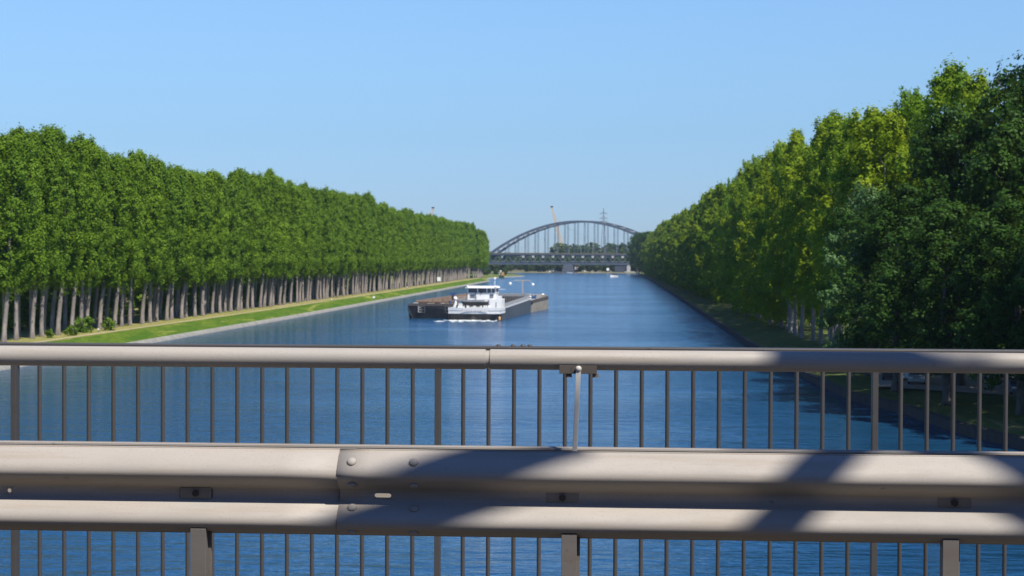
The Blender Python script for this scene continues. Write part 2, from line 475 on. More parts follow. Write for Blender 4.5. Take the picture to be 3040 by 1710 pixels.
# undergrowth trees behind the rows
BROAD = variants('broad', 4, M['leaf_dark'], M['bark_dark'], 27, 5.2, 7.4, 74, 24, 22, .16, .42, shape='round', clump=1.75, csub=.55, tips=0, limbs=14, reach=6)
UND = variants('under', 3, M['leaf_left'], M['bark_dark'], 12, .6, 5.2, 26, 16, 22, .24, .2, shape='round', clump=1.4, csub=.5, tips=0, limbs=8, reach=3)
y = 262
while y < 760:
    c, t = UND[rnd.randrange(3)]; s = rnd.uniform(.8, 1.15)
    tree('understory_tree', (left_x(y) - 26 + rnd.uniform(-2, 3) - (y - 262) * .01, y, 1.8), c, t, (s * 1.1, s * 1.1, s), rnd.random() * 6, label='low dark green tree filling the gaps behind the poplar trunks', group='low trees behind the poplar rows')
    y += 8.5
SHR = variants('shrub', 2, leafmat('shrub_leaf', (.12, .22, .015), (.2, .3, .02), (.1, .2, .02)), M['bark_dark'], 1.6, .05, 1.0, 12, 8, 14, .10, .05, shape='round', clump=.4, csub=.2, tips=0, limbs=3, reach=.5)
for i, (px, py, s, lab) in enumerate(((252, 987, 1.5, 'largest yellow-green bush at the foot of the poplars'), (323, 981, 1.25, 'round yellow-green bush just beyond the largest one under the poplars'),
        (213, 996, .95, 'low bright bush between the poplar trunks, second from the left'), (150, 1003, .8, 'small bright bush nearest the left frame edge under the poplars'))):
    p = pixz(px, py, 2.0); c, t = SHR[i % 2]
    tree('bush', p, c, t, (s, s, s), i, label=lab, cat='bush', group='bushes at the foot of the poplars')

# right bank
RAG = variants('ragged', 5, M['leaf_yellow'], M['bark'], 31, 2.2, 6.3, 70, 16, 22, .17, .3, shape='ragged', clump=1.5, csub=.5, stray=.12, tips=6, limbs=16, reach=4.5)
RAGH = variants('ragged', 3, M['leaf_yellow'], M['bark'], 31, 7.0, 5.8, 60, 16, 22, .17, .34, shape='ragged', clump=1.45, csub=.5, stray=.12, tips=5, limbs=16, reach=4.5)
OLI = variants('olive', 4, M['leaf_olive'], M['bark'], 31, 1.5, 6.3, 60, 14, 20, .25, .3, shape='ragged', clump=1.5, csub=.55, tips=4, limbs=12, reach=4.5)
SIL = variants('silver', 2, M['leaf_silver'], M['bark_dark'], 24, 2.0, 6.4, 66, 24, 20, .15, .4, shape='round', clump=1.5, csub=.5, tips=2, limbs=14, reach=6)
# dark broad trees nearest the camera
near = [ # x, y, scale xy, scale z
 (27.3, 167, .92, .74), (29.3, 152, .88, .66), (33.2, 141, .9, .66), (34.5, 172, 1.1, 1.03), (40, 167, 1.15, 1.2), (37, 154, 1.0, .94), (43, 151, 1.1, 1.12), (38.5, 131, 1.0, .82),
 (46, 137, 1.1, 1.1), (48, 172, 1.2, 1.22), (42.5, 121, 1.0, .95), (53, 155, 1.15, 1.2), (49, 112, 1.1, 1.0), (57, 123, 1.2, 1.15), (52, 186, 1.15, 1.2), (58, 98, 1.2, 1.05), (65, 112, 1.2, 1.1), (70, 90, 1.2, 1.0), (61, 140, 1.2, 1.15), (72, 70, 1.2, .95)]
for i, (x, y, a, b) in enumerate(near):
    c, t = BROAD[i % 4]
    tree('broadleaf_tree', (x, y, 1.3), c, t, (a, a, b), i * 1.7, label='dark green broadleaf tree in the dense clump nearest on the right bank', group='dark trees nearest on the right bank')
c, t = SIL[0]
tree('broadleaf_tree', (27.6, 187, 1.3), c, t, (.85, .85, .86), .4, label='silvery green tree leaning over the water between dark and yellow-green trees')
tall = [(37, 190, 1.0, 1.09), (42, 200, 1.05, 1.08), (31.5, 202, .95, .97), (47, 196, 1.1, 1.06), (55, 205, 1.1, 1.10), (44, 184, 1.0, 1.0), (36, 208, 1.0, 1.05)]
for i, (x, y, a, b) in enumerate(tall):
    c, t = RAG[i % 5]
    tree('ragged_poplar', (x, y, 1.3), c, t, (a, a, b), i * 2.1, label='yellow-green poplar with a loose ragged crown on the right bank', group='yellow-green poplars on the right bank')
y = 207.0; i = 0
while y < 470:
    for off in (9.2, 15.5):
        if off > 11 and y > 430: continue
        yy = y + rnd.uniform(-1.2, 1.2) + (2.5 if off > 11 else 0); c, t = RAG[rnd.randrange(5)] if yy > 300 else RAGH[rnd.randrange(3)]; a = rnd.uniform(.72, 1.15); b = rnd.uniform(.86, 1.13)
        tree('ragged_poplar', (right_x(yy) + off + rnd.uniform(-.8, .8), yy, 1.3), c, t, (a, a, b), rnd.random() * 6.28, label='yellow-green poplar with a loose ragged crown on the right bank', group='yellow-green poplars on the right bank')
    y += rnd.uniform(7, 9.5)
while y < 1440:
    for off in (10.0, 16.0):
        yy = y + rnd.uniform(-2, 2) + (4 if off > 11 else 0); c, t = OLI[rnd.randrange(4)]; a = rnd.uniform(.9, 1.2); b = rnd.uniform(.92, 1.14)
        tree('olive_poplar', (right_x(yy) + off - (y - 470) * .005, yy, 1.3), c, t, (a, a, b), rnd.random() * 6.28, label='olive green poplar in the far part of the right bank row', group='olive poplars far along the right bank')
    y += 9.5
# dark clump where the right row ends
for i, (px, Z) in enumerate(((1893, 1440), (1884, 1475), (1905, 1420), (1878, 1500), (1915, 1400))):
    p = pixz(px, 768 + 14 * 5000 / Z); c, t = BROAD[i % 4]
    tree('broadleaf_tree', (p.x + 4, p.y, 1.2), c, t, (1.2, 1.2, 1.35), i, label='tall dark tree at the far end of the right bank row', group='dark trees at the end of the right row')

# distant wood behind the bridge: one mass
def wood(name, seed, n, xr, yr, hr, label):
    r = np.random.default_rng(seed); Vs, Fs, Ts, b = [], [], [], 0
    for i in range(n):
        x, y_ = r.uniform(*xr), r.uniform(*yr); h = r.uniform(*hr); m_ = 330
        g = r.normal(size=(m_, 3)); g /= np.linalg.norm(g, axis=1)[:, None]
        P = g * np.array([h * .42, h * .42, h * .5]) * (.75 + .3 * r.random(m_))[:, None] + np.array([x, y_, 1.2 + h * .5])
        Nn = g + r.normal(size=g.shape) * .5; Nn /= np.linalg.norm(Nn, axis=1)[:, None]
        V, F = leaf_cards(P, Nn, h * .075 * (.6 + .8 * r.random(m_)), r)
        Vs.append(V); Fs.append(F + b); b += len(V); Ts.append(np.full(m_, r.random()))
    return tag(link(name, npmesh(name, np.vstack(Vs), np.vstack(Fs), np.concatenate(Ts)), M['leaf_far']), label, None, None, 'stuff')
wood('distant_wood', 5, 260, (-420, 330), (1760, 2300), (14, 20), 'distant green wood behind the arch bridge')
wood('distant_wood', 6, 130, (-75, 330), (2000, 2300), (26, 33), 'taller dark wood behind the right half of the arch bridge')
wood('far_scrub', 8, 130, (-260, 40), (1675, 1740), (5, 9), 'bushes along the far shore under the bridge deck')
wood('spit_scrub', 9, 30, (-150, -84), (1230, 1400), (3, 6.5), 'bushes on the far left spit')
wood('left_wood', 10, 150, (-620, -165), (1120, 1600), (16, 24), 'wood beyond the end of the left poplar row')

# ------------------------------------------------------------------ far arch bridge
M['bridge_blue'] = worn('bridge_steel', (.05, .07, .10), (.085, .105, .135), .2, .6, fine=(.9, (.16, .15, .15)))
M['bridge_light'] = worn('bridge_light_steel', (.33, .36, .38), (.25, .27, .30), .3, .6)
M['bridge_brown'] = worn('ballast_parapet', (.13, .11, .08), (.10, .10, .06), .2, .9)
M['concrete'] = worn('concrete', (.46, .44, .40), (.36, .34, .31), .3, .9)
M['concrete_dark'] = worn('pier_concrete', (.045, .055, .075), (.06, .07, .09), .3, .9)
BY = 1640.0
b0 = pixz(1719, 768 + 14 * 5000 / BY)
ab = empty('arch_bridge', (b0.x, b0.y, 0), YAW, 'long blue-grey steel arch bridge with hangers and a lattice deck girder across the canal', 'bridge')
SK = 7.0; DEP = 9.0
def arch_z(x): return 51.2 - .00415 * x * x
for q in (0, 1):
    mb = MB(); xs = np.linspace(-96, 96, 49)
    for x0, x1 in zip(xs, xs[1:]):
        mb.bar((x0 + SK * q, DEP * q, arch_z(x0)), (x1 + SK * q, DEP * q, arch_z(x1)), 1.4, 1.9 + .8 * abs(x0) / 96, up=(0, 0, 1))
    mb.build('arch', M['bridge_blue'], ab)
mb = MB()
for i in range(-9, 10):
    x = i * 9.86
    mb.bar((x, 0, arch_z(x) + .3), (x + SK, DEP, arch_z(x) + .3), .5, .9)
    if i < 9:
        x2 = x + 9.86
        mb.bar((x, 0, arch_z(x)), (x2 + SK, DEP, arch_z(x2)), .35, .4); mb.bar((x + SK, DEP, arch_z(x)), (x2, 0, arch_z(x2)), .35, .4)
mb.build('wind_bracing', M['bridge_light'], ab)
for q in (0, 1):
    for i in range(-8, 9):
        x = i * 9.86 - 1.2
        if arch_z(x) < 22: continue
        mb = MB()
        for s_ in (-.55, .55):
            mb.bar((x + SK * q + s_, DEP * q, 18.3), (x + SK * q + s_, DEP * q, arch_z(x)), .42)
        zz = 20.5
        while zz < arch_z(x) - 1:
            mb.box(x + SK * q - .55, x + SK * q + .55, DEP * q - .06, DEP * q + .06, zz, zz + .14); zz += 2.1
        mb.build('hanger', M['bridge_blue'], ab)
for q in (0, 1):
    mb = MB(); yq = DEP * q
    mb.box(-125 + SK * q, 125 + SK * q, yq - .5, yq + .5, 16.9, 18.4); mb.box(-125 + SK * q, 125 + SK * q, yq - .6, yq + .6, 8.2, 10.4)
    for i in range(-13, 13):
        x = i * 9.86 + SK * q - 1.2
        mb.bar((x, yq, 17.3), (x + 4.93, yq, 10.2), 1.1, .75); mb.bar((x + 9.86, yq, 17.3), (x + 4.93, yq, 10.2), 1.1, .75)
        mb.bar((x + 4.93, yq, 17.3), (x + 4.93, yq, 10.2), .25, .25)
    mb.build('lattice_girder', M['bridge_blue'], ab)
mb = MB(); mb.box(-125, 125, .7, DEP - .7, 8.9, 9.6)
mb.box(-125, 129, -.3, DEP + .3, 18.41, 18.9); mb.build('deck', M['bridge_blue'], ab)
mb = MB(); mb.box(-125, 125, -1.6, -1.5, 18.6, 19.8)
for i in range(-60, 60): mb.box(i * 2.05, i * 2.05 + .2, -1.68, -1.6, 18.6, 20.2)
mb.build('parapet', M['bridge_brown'], ab)
mb = MB()
for i in range(-60, 60): mb.box(i * 2.05 - .1, i * 2.05 + .1, -1.3, -1.15, 10.25, 11.5)
mb.box(-125, 125, -1.32, -1.18, 11.5, 11.65); mb.build('walkway_railing', M['bridge_light'], ab)
for i in range(-6, 5):
    x = i * 9.86 + 3.7; mb = MB()
    mb.prism([(x - 1.5, 17.15), (x + 1.5, 17.15), (x + 1.0, 14.9), (x - 1.0, 14.9)], -1.0, -.7); mb.build('bracket', M['concrete'], ab)
for i in range(-8, 8):
    x = i * 11.8 + 2; mb = MB(); mb.bar((x, 3.6, 18.9), (x, 3.6, 25.5), .32); mb.bar((x - 1.2, 3.6, 25), (x + 2.6, 3.6, 25), .16)
    mb.build('catenary_mast', M['bridge_light'], ab)
mb = MB(); mb.hexa([(-17.5, -4, 0), (-4.5, -4, 0), (-4.5, 14, 0), (-17.5, 14, 0), (-15.5, -1, 8.4), (-6.5, -1, 8.4), (-6.5, 10, 8.4), (-15.5, 10, 8.4)])
mb.box(-27, -2, -6, -4.05, -1, 1.7); mb.build('pier', M['concrete_dark'], ab)
mb = MB(); mb.box(35.5, 47.4, 0, 9, -1, 8.39); mb.box(30, 60, -2.2, -.01, -1, 1.2); pr = mb.build('pier', M['concrete_dark'], ab)
mb = MB(); mb.prism([(47.2, 1.9), (50.8, 1.9), (50.8, 6.8), (50.2, 7.7), (49, 8.0), (47.8, 7.7), (47.2, 6.8)], -3.0, -.3); mb.prism([(45, .3), (55, .3), (55, 1.9), (45, 1.9)], -4, -2.21)
mb.build('pier_block', M['concrete'], ab)

# leaning pylons of the bridge behind
M['beige'] = worn('beige_concrete', (.56, .49, .40), (.50, .44, .36), .1, .85)
def pylon(name, top, base, wt, wb_, Z, label):
    T = ray(*top); T = Vector((0, 0, CAM_H)) + T * (Z / T.y); B = ray(*base); B = Vector((0, 0, CAM_H)) + B * (Z / B.y)
    d = (B - T); B = T + d * ((T.z) / (T.z - B.z)); 
    root = empty(name, (B.x, B.y, 0), 0, label, 'bridge pylon')
    f = lambda P: (P.x - B.x, 0, P.z)
    mb = MB(); t_, b_ = f(T), f(B)
    mb.hexa([(b_[0] - wb_ / 2, -2.5, 0), (b_[0] + wb_ / 2, -2.5, 0), (b_[0] + wb_ / 2, 2.5, 0), (b_[0] - wb_ / 2, 2.5, 0),
             (t_[0] - wt / 2, -1.2, t_[2]), (t_[0] + wt / 2, -1.2, t_[2]), (t_[0] + wt / 2, 1.2, t_[2]), (t_[0] - wt / 2, 1.2, t_[2])])
    mb.build('pylon_leg', M['beige'], root)
    mb = MB(); mb.box(t_[0] - wt * .62, t_[0] + wt * .62, -1.6, 1.6, t_[2], t_[2] + 1.4); mb.build('pylon_head', M['concrete_dark'], root)
    for i in range(5):
        mb = MB(); s = .3 + .14 * i
        mb.bar((t_[0] * (1 - s * .3), 0, t_[2] * (1 - s * .3)), (t_[0] + (50 + i * 14) * (1 if base[0] > top[0] else -1), 0, 16), .12); mb.build('stay_cable', M['bridge_light'], root)
pylon('bridge_pylon', (1638, 615), (1672, 746), 2.6, 7.4, 2100, 'tall beige pylon leaning left behind the arch bridge')
pylon('bridge_pylon', (1285.5, 618), (1262, 700), 2.6, 7.4, 2100, 'beige pylon tip leaning right above the left poplars')
# lattice power pylon
M['steel_grey'] = worn('pylon_steel', (.18, .19, .20), (.14, .15, .16), 1, .5)
pp = pixz(1791, 768 + 14 * 5000 / 1900)
pw = empty('electricity_pylon', (pp.x, pp.y, 0), 0, 'dark lattice electricity pylon rising behind the arch bridge', 'pylon')
mb = MB()
def hw(z): return 4.6 - 3.4 * min(1, z / 52) if z < 52 else max(.15, 1.2 - 1.05 * (z - 52) / 21)
zs = [0, 9, 17, 24, 30, 36, 41, 46, 50, 54, 58, 62, 66, 70, 73]
for z0, z1 in zip(zs, zs[1:]):
    a, b = hw(z0), hw(z1)
    for sx, sy in ((1, 1), (1, -1), (-1, 1), (-1, -1)): mb.bar((sx * a, sy * a, z0), (sx * b, sy * b, z1), .42)
    for sy in (-1, 1):
        mb.bar((-a, sy * a, z0), (b, sy * b, z1), .22); mb.bar((a, sy * a, z0), (-b, sy * b, z1), .22)
mb.build('lattice_mast', M['steel_grey'], pw)
for z, L_ in ((57.5, 5.0), (61.5, 4.6), (67, 4.4)):
    mb = MB()
    for sy in (-.6, .6):
        mb.bar((-L_, 0, z), (L_, sy, z), .4); mb.bar((-L_, 0, z), (0, sy, z + 1.5), .25); mb.bar((L_, 0, z), (0, sy, z + 1.5), .25)
    for x in (-L_, -L_ * .55, L_ * .55, L_): mb.bar((x, 0, z), (x, 0, z - 1.6), .22)
    mb.build('cross_arm', M['steel_grey'], pw)

# small buildings and boats of the far shore
M['white'] = worn('white_paint', (.90, .90, .89), (.82, .82, .80), 1.2, .45)
M['roof'] = worn('roof_tile', (.20, .10, .07), (.14, .09, .07), 1, .9)
M['glass'] = worn('dark_glass', (.03, .04, .05), (.05, .06, .08), .5, .1)
M['brick'] = worn('brick', (.22, .11, .08), (.16, .09, .07), 1, .9)
def house(px, py, Z, wd, ht, label, brick=False, flat=False):
    p = ray(px, py); p = Vector((0, 0, CAM_H)) + p * (Z / p.y)
    r_ = empty('shore_house', (p.x, p.y, .9), YAW, label, 'house')
    zb = 0; 
    mb = MB(); mb.box(-wd / 2, wd / 2, 0, wd, 0, ht); mb.build('wall', M['white'], r_)
    if brick: mb = MB(); mb.box(-wd / 2 - .02, wd / 2 + .02, -.05, wd, 0, ht * .45); mb.build('plinth', M['brick'], r_)
    mb = MB()
    if flat: mb.box(-wd / 2 - .2, wd / 2 + .2, -.2, wd + .2, ht, ht + .3)
    else: mb.prism([(-wd / 2 - .3, ht), (wd / 2 + .3, ht), (0, ht + wd * .4)], -.3, wd + .3)
    mb.build('roof', M['roof'] if not flat else M['concrete_dark'], r_)
    for x in (-wd * .28, wd * .18):
        mb = MB(); mb.box(x, x + wd * .16, -.06, 0.02, ht * .55, ht * .8); mb.build('window', M['glass'], r_)
house(1712, 806, 1690, 3.6, 5.6, 'narrow white house with brick base on the far shore under the bridge', True)
house(1742, 806, 1720, 5.0, 8.5, 'white house just right of the narrow one on the far shore', False, True)
house(1637, 806, 1695, 5.2, 3.6, 'low white cabin left of the bridge pier on the far shore', False, True)
house(1605, 806, 1700, 3.0, 2.8, 'small white hut on the far shore, leftmost under the bridge', False, True)
p = pixz(1805, 809.5, .3)
rs = empty('round_sign', (p.x, 1672, .9), YAW, 'round white shipping sign on the far shore beside the right pier', 'sign')
mb = MB(); mb.tube([(0, -.1, 3.0), (0, .1, 3.0)], 1.45, 20); mb.build('sign_disc', M['white'], rs)
mb = MB(); mb.bar((0, .2, 0), (0, .2, 3), .3); mb.build('sign_post', M['steel_grey'], rs)

def motorboat(px, py, L_, label, rz, z=0.0, canopy=True):
    p = pixz(px, py); r_ = empty('motorboat', p, rz, label, 'boat')
    b = L_ * .19
    mb = MB(); secs = []
    for t in (0, .25, .6, .85, 1.0):
        wdt = b * (1 if t < .5 else max(.06, 1 - ((t - .5) / .5) ** 2)); sh = .9 + .4 * t
        secs.append([(-wdt, t * L_, sh), (-wdt * .8, t * L_, .0), (0, t * L_, -.2), (wdt * .8, t * L_, 0), (wdt, t * L_, sh)])
    for s0, s1 in zip(secs, secs[1:]):
        for j in range(4): mb.add([s0[j], s0[j + 1], s1[j + 1], s1[j]], [(0, 1, 2, 3)])
        mb.add([s0[0], s0[4], s1[4], s1[0]], [(3, 2, 1, 0)])
    mb.add(secs[0], [(0, 1, 2, 3, 4)]); mb.build('hull', M['white'], r_, bevel=.03)
    mb = MB(); mb.hexa([(-b * .7, L_ * .25, .95), (b * .7, L_ * .25, .95), (b * .6, L_ * .62, .95), (-b * .6, L_ * .62, .95), (-b * .62, L_ * .3, 1.6), (b * .62, L_ * .3, 1.6), (b * .5, L_ * .5, 1.6), (-b * .5, L_ * .5, 1.6)])
    mb.build('cabin', M['glass'], r_)
    mb = MB(); mb.box(-b * .8, b * .8, L_ * .12, L_ * .5, 2.0, 2.12)
    for x in (-b * .75, b * .75):
        for y_ in (L_ * .15, L_ * .46): mb.bar((x, y_, .95), (x, y_, 2.0), .09)
    mb.build('canopy', M['glass'], r_)
motorboat(1830, 823, 8.5, 'small white motorboat with dark canopy on the far water', YAW + math.pi - .7)
bpy.data.objects['motorboat'].scale = (1.25, .95, 1.4)
for i, (px, lab) in enumerate(((1772, 'small white boat moored left of the green canopied one on the far shore'), (1786, 'moored boat with dark canopy, rightmost of the two near the round sign'), (1699, 'low white boat moored at the foot of the bridge pier'))):
    motorboat(px, 811, 5.5, lab, YAW + 1.4)
# platform with the yellow box at the spit
p = pixz(1489, 826)
wp = empty('work_platform', p, YAW, 'dark green mooring dolphin with an orange-yellow box at the left bank', 'mooring')
M['dark_green'] = worn('dark_green', (.015, .04, .03), (.03, .06, .03), 1, .8)
M['yellow'] = worn('orange_yellow', (.75, .42, .16), (.6, .33, .12), 1, .7)
mb = MB(); mb.hexa([(-2.2, 0, -.5), (2.3, 0, -.5), (2.3, 3, -.5), (-2.2, 3, -.5), (-2.0, .3, 2.3), (1.6, .3, 1.9), (1.6, 2.7, 1.9), (-2.0, 2.7, 2.3)]); mb.build('base', M['dark_green'], wp)
mb = MB(); mb.box(-.1, 1.9, .2, 2, 1.95, 4.2); mb.build('box', M['yellow'], wp)
mb = MB(); [mb.box(-.12, 1.92, .14, .19, 2.3 + i * .6, 2.42 + i * .6) for i in range(3)]; mb.build('slat', M['brick'], wp)
mb = MB(); mb.bar((-1.6, 1, 2.2), (-.8, 1, 4.6), .25); mb.bar((-2, 1, 3.8), (-.2, 1, 4.3), .3); mb.build('arm', M['white'], wp)
mb = MB(); mb.ball((-.7, 1, 5.0), .6); mb.build('lamp', M['white'], wp)

# signs on the left bank
def bank_sign(px, py, z, wd, ht, legs, label, mat='white'):
    p = pixz(px, py, z); r_ = empty('bank_sign', p, YAW, label, 'sign')
    mb = MB(); mb.box(-wd / 2, wd / 2, -.05, .05, legs, legs + ht); mb.build('sign_board', M[mat], r_)
    mb = MB(); mb.bar((0, .1, 0), (0, .1, legs + ht * .9), .12); mb.build('sign_post', M['steel_grey'], r_)
bank_sign(1303, 841, 2.0, 1.7, 1.9, 1.1, 'square white shipping sign standing before the far poplar trunks')
bank_sign(1110, 889, 1.6, .7, .6, .4, 'small cream marker board in the grass slope of the left bank')
bank_sign(292, 986, 2.0, .25, .25, .35, 'tiny white stone marker under the nearest poplars')
bank_sign(985, 893, 2.0, .3, .3, .3, 'tiny white marker at the poplar feet, second from the left')
bank_sign(1209, 856, 2.0, .3, .35, .3, 'tiny white marker nearest to the square white shipping sign')

# ------------------------------------------------------------------ vessels
M['hull_black'] = worn('hull_black', (.012, .013, .017), (.03, .028, .03), .5, .5, stretch=(1, 1, .3))
M['hull_grey'] = worn('hull_grey', (.085, .105, .13), (.06, .075, .10), .4, .6, stretch=(.6, .6, .2), fine=(.7, (.12, .11, .11)))
M['deck_grey'] = worn('deck_grey', (.36, .38, .40), (.28, .30, .33), .6, .6)
M['rust'] = worn('rust', (.12, .08, .06), (.06, .045, .04), .8, .9, stretch=(1, 1, .4), fine=(2.0, (.24, .15, .10)))
M['rust_light'] = worn('rust_light', (.36, .27, .20), (.19, .13, .095), .5, .9, fine=(1.5, (.55, .45, .35)))
M['beige_hull'] = worn('beige_hull', (.34, .30, .24), (.22, .21, .19), .45, .8, stretch=(.7, .7, 1.2), fine=(1.3, (.17, .16, .15)))
M['brown_strake'] = worn('brown_strake', (.10, .085, .08), (.07, .06, .06), .6, .7)
M['window_blue'] = worn('window_blue', (.06, .08, .11), (.09, .12, .16), .5, .15)
M['blue'] = worn('blue_paint', (.03, .09, .24), (.05, .10, .22), 1, .5)
M['stripe'] = worn('stripe_blue', (.05, .14, .22), (.06, .15, .24), 1, .5)
M['letter'] = worn('letter_grey', (.30, .25, .27), (.36, .30, .30), 1, .6)
HD = -R(3.7)

def hull(mb, L_, B, sheer, stern_tuck=.8, bow=False, n=24):
    """outer shell only; deck edge at sheer(t)"""
    secs = []
    for i in range(n + 1):
        t = i / n; y_ = t * L_
        k = 1.0 if not bow else (1 - max(0, (t - .8) / .2) ** 2 * .8)
        k2 = k * (1 if t > .04 else .93)
        top = sheer(t); h_ = B / 2
        secs.append([(-h_ * k2, y_, top), (-h_ * k2, y_ + .0, 0.9), (-h_ * k2 * .99, y_ + (stern_tuck if i == 0 else 0), -1), (h_ * k2 * .99, y_ + (stern_tuck if i == 0 else 0), -1), (h_ * k2, y_, .9), (h_ * k2, y_, top)])
    for s0, s1 in zip(secs, secs[1:]):
        for j in range(5): mb.add([s0[j], s0[j + 1], s1[j + 1], s1[j]], [(0, 1, 2, 3)])
    mb.add(secs[0], [tuple(range(6))[::-1]]); mb.add(secs[-1], [tuple(range(6))])
    return secs

def railing(mb, pts, h=1.0, r_=.035, step=1.3):
    for a, b in zip(pts, pts[1:]):
        a, b = Vector(a), Vector(b); n = max(1, int((b - a).length / step))
        for i in range(n + 1):
            p = a.lerp(b, i / n); mb.bar(p, p + Vector((0, 0, h)), r_)
        for hh in (h, h * .5): mb.bar(a + Vector((0, 0, hh)), b + Vector((0, 0, hh)), r_)

# --- motor cargo vessel with the white stern
s0 = pixz(1409, 951)
mv = empty('cargo_vessel', s0, HD, 'grey cargo vessel with white wheelhouse and white striped stern, pushing along the canal', 'cargo ship')
LV, BV = 60.0, 11.7
sh = lambda t: 2.35 + 1.0 * t
mb = MB(); hull(mb, LV, BV, sh); hb = mb.build('hull', M['hull_grey'], mv)
# black stern plate and white bulwark as curved plates proud of the transom
def stern_band(z0, z1, y0, y1, out, wrap, n=18, B=BV, th=.12):
    mb = MB(); prev = None
    for i in range(n + 1):
        u = -1 + 2 * i / n; x = u * (B / 2 + .05); cy = -.55 * (1 - u * u)
        cur = ((x * (.975 if z0 < 1 else 1), y0 + cy + (.55 if z0 < 1 else 0) * (1 - u * u), z0), (x, y1 + cy, z1))
        if prev: mb.hexa([prev[0], cur[0], (cur[0][0], cur[0][1] + th, z0), (prev[0][0], prev[0][1] + th, z0), prev[1], cur[1], (cur[1][0], cur[1][1] + th, z1), (prev[1][0], prev[1][1] + th, z1)])
        prev = cur
    for sx in (-1, 1):
        x = sx * (B / 2 + .05); mb.box(min(x, x + sx * .1), max(x, x + sx * .1), y1 - .02, wrap, z0, z1)
    return mb
stern_band(-.9, 1.5, .75, -.1, 0, 1.5).build('stern_plate', M['hull_black'], mv)
stern_band(1.5, 2.08, -.18, -.24, 0, 7.5).build('bulwark', M['white'], mv)
stern_band(2.08, 2.2, -.18, -.20, 0, 7.4).build('stripe', M['stripe'], mv)
stern_band(2.2, 2.85, -.24, -.32, 0, 7.5).build('bulwark', M['white'], mv)
mb = MB(); mb.box(-2.9, 3.1, -.9, -.86, 2.07, 2.25)
mb.build('name_board', M['white'], mv)
tx = bpy.data.curves.new('ship_name', 'FONT'); tx.body = 'RHENUS DUISBURG'; tx.size = .62; tx.extrude = .01; tx.align_x = 'CENTER'; tx.space_character = 1.25
_t = bpy.data.objects.new('tmp_text', tx); COL.objects.link(_t); tx.materials.append(M['letter'])
bpy.context.view_layer.update()
_m = bpy.data.meshes.new_from_object(_t.evaluated_get(bpy.context.evaluated_depsgraph_get())); bpy.data.objects.remove(_t)
to = bpy.data.objects.new('ship_name', _m); COL.objects.link(to); to.parent = mv; to.location = (.05, -.93, 1.98); to.rotation_euler = (R(90), 0, 0); to.scale = (.9, 1, 1)
mb = MB(); mb.add([(-1.1, -.32, .35), (.7, -.32, .35), (-.2, -.52, 1.2)], [(0, 1, 2)]); mb.add([(-1.1, -.28, .35), (.7, -.28, .35), (-.2, -.48, 1.2)], [(2, 1, 0)])
mb.build('anchor', M['brown_strake'], mv)
mb = MB(); mb.tube([(5.75, -.4, .1), (5.75, -.4, .6), (5.75, -.4, .95)], [.25, .28, .12], 10); mb.build('fender', M['yellow'], mv, True)
# decks and hold
mb = MB(); mb.box(-BV / 2 + .1, BV / 2 - .1, -.1, 14, 2.0, 2.2); mb.build('aft_deck', M['deck_grey'], mv)
for sx in (-1, 1):
    mb = MB(); a, b = BV / 2 - .02, BV / 2 - 1.1
    z0, z1 = sh(.2), sh(1)
    mb.hexa([(sx * a, 12, z0 - .1), (sx * b, 12, z0 - .1), (sx * b, LV, z1 - .1), (sx * a, LV, z1 - .1), (sx * a, 12, z0 + .02), (sx * b, 12, z0 + .02), (sx * b, LV, z1 + .02), (sx * a, LV, z1 + .02)] if sx < 0 else
            [(b, 12, z0 - .1), (a, 12, z0 - .1), (a, LV, z1 - .1), (b, LV, z1 - .1), (b, 12, z0 + .02), (a, 12, z0 + .02), (a, LV, z1 + .02), (b, LV, z1 + .02)])
    c = b - .5
    mb.build('side_deck', M['deck_grey'], mv)
    mb = MB(); mb.hexa([(sx * b, 13, 1.0), (sx * (b - .12), 13, 1.0), (sx * (b - .12), LV, 1.0), (sx * b, LV, 1.0), (sx * b, 13, z0 + .85), (sx * (b - .12), 13, z0 + .85), (sx * (b - .12), LV, z1 + .85), (sx * b, LV, z1 + .85)])
    yy = 14
    while yy < LV:
        zt = sh(yy / LV) + .8; mb.box(sx * b - .06, sx * b + .06, yy, yy + .1, sh(yy / LV), zt); yy += 2.2
    mb.build('hatch_coaming', M['deck_grey'], mv)
mb = MB(); mb.box(-BV / 2 + 1.2, BV / 2 - 1.2, LV - .5, LV - .3, 0, 4.15); mb.build('hold_bulkhead', M['rust'], mv)
mb = MB(); mb.box(-BV / 2 + .2, BV / 2 - .2, LV - .6, LV - .2, 4.16, 4.95); mb.build('bulkhead_coaming', M['deck_grey'], mv)
mb = MB(); [mb.box(x / 2 - .05, x / 2 + .05, LV - .72, LV - .61, 2.0, 4.9) for x in range(-10, 11)]; mb.build('stiffener', M['bridge_light'], mv)
mb = MB(); mb.box(-4.7, 4.7, 13.2, LV - .6, 0, .1); mb.build('hold_floor', M['rust'], mv)
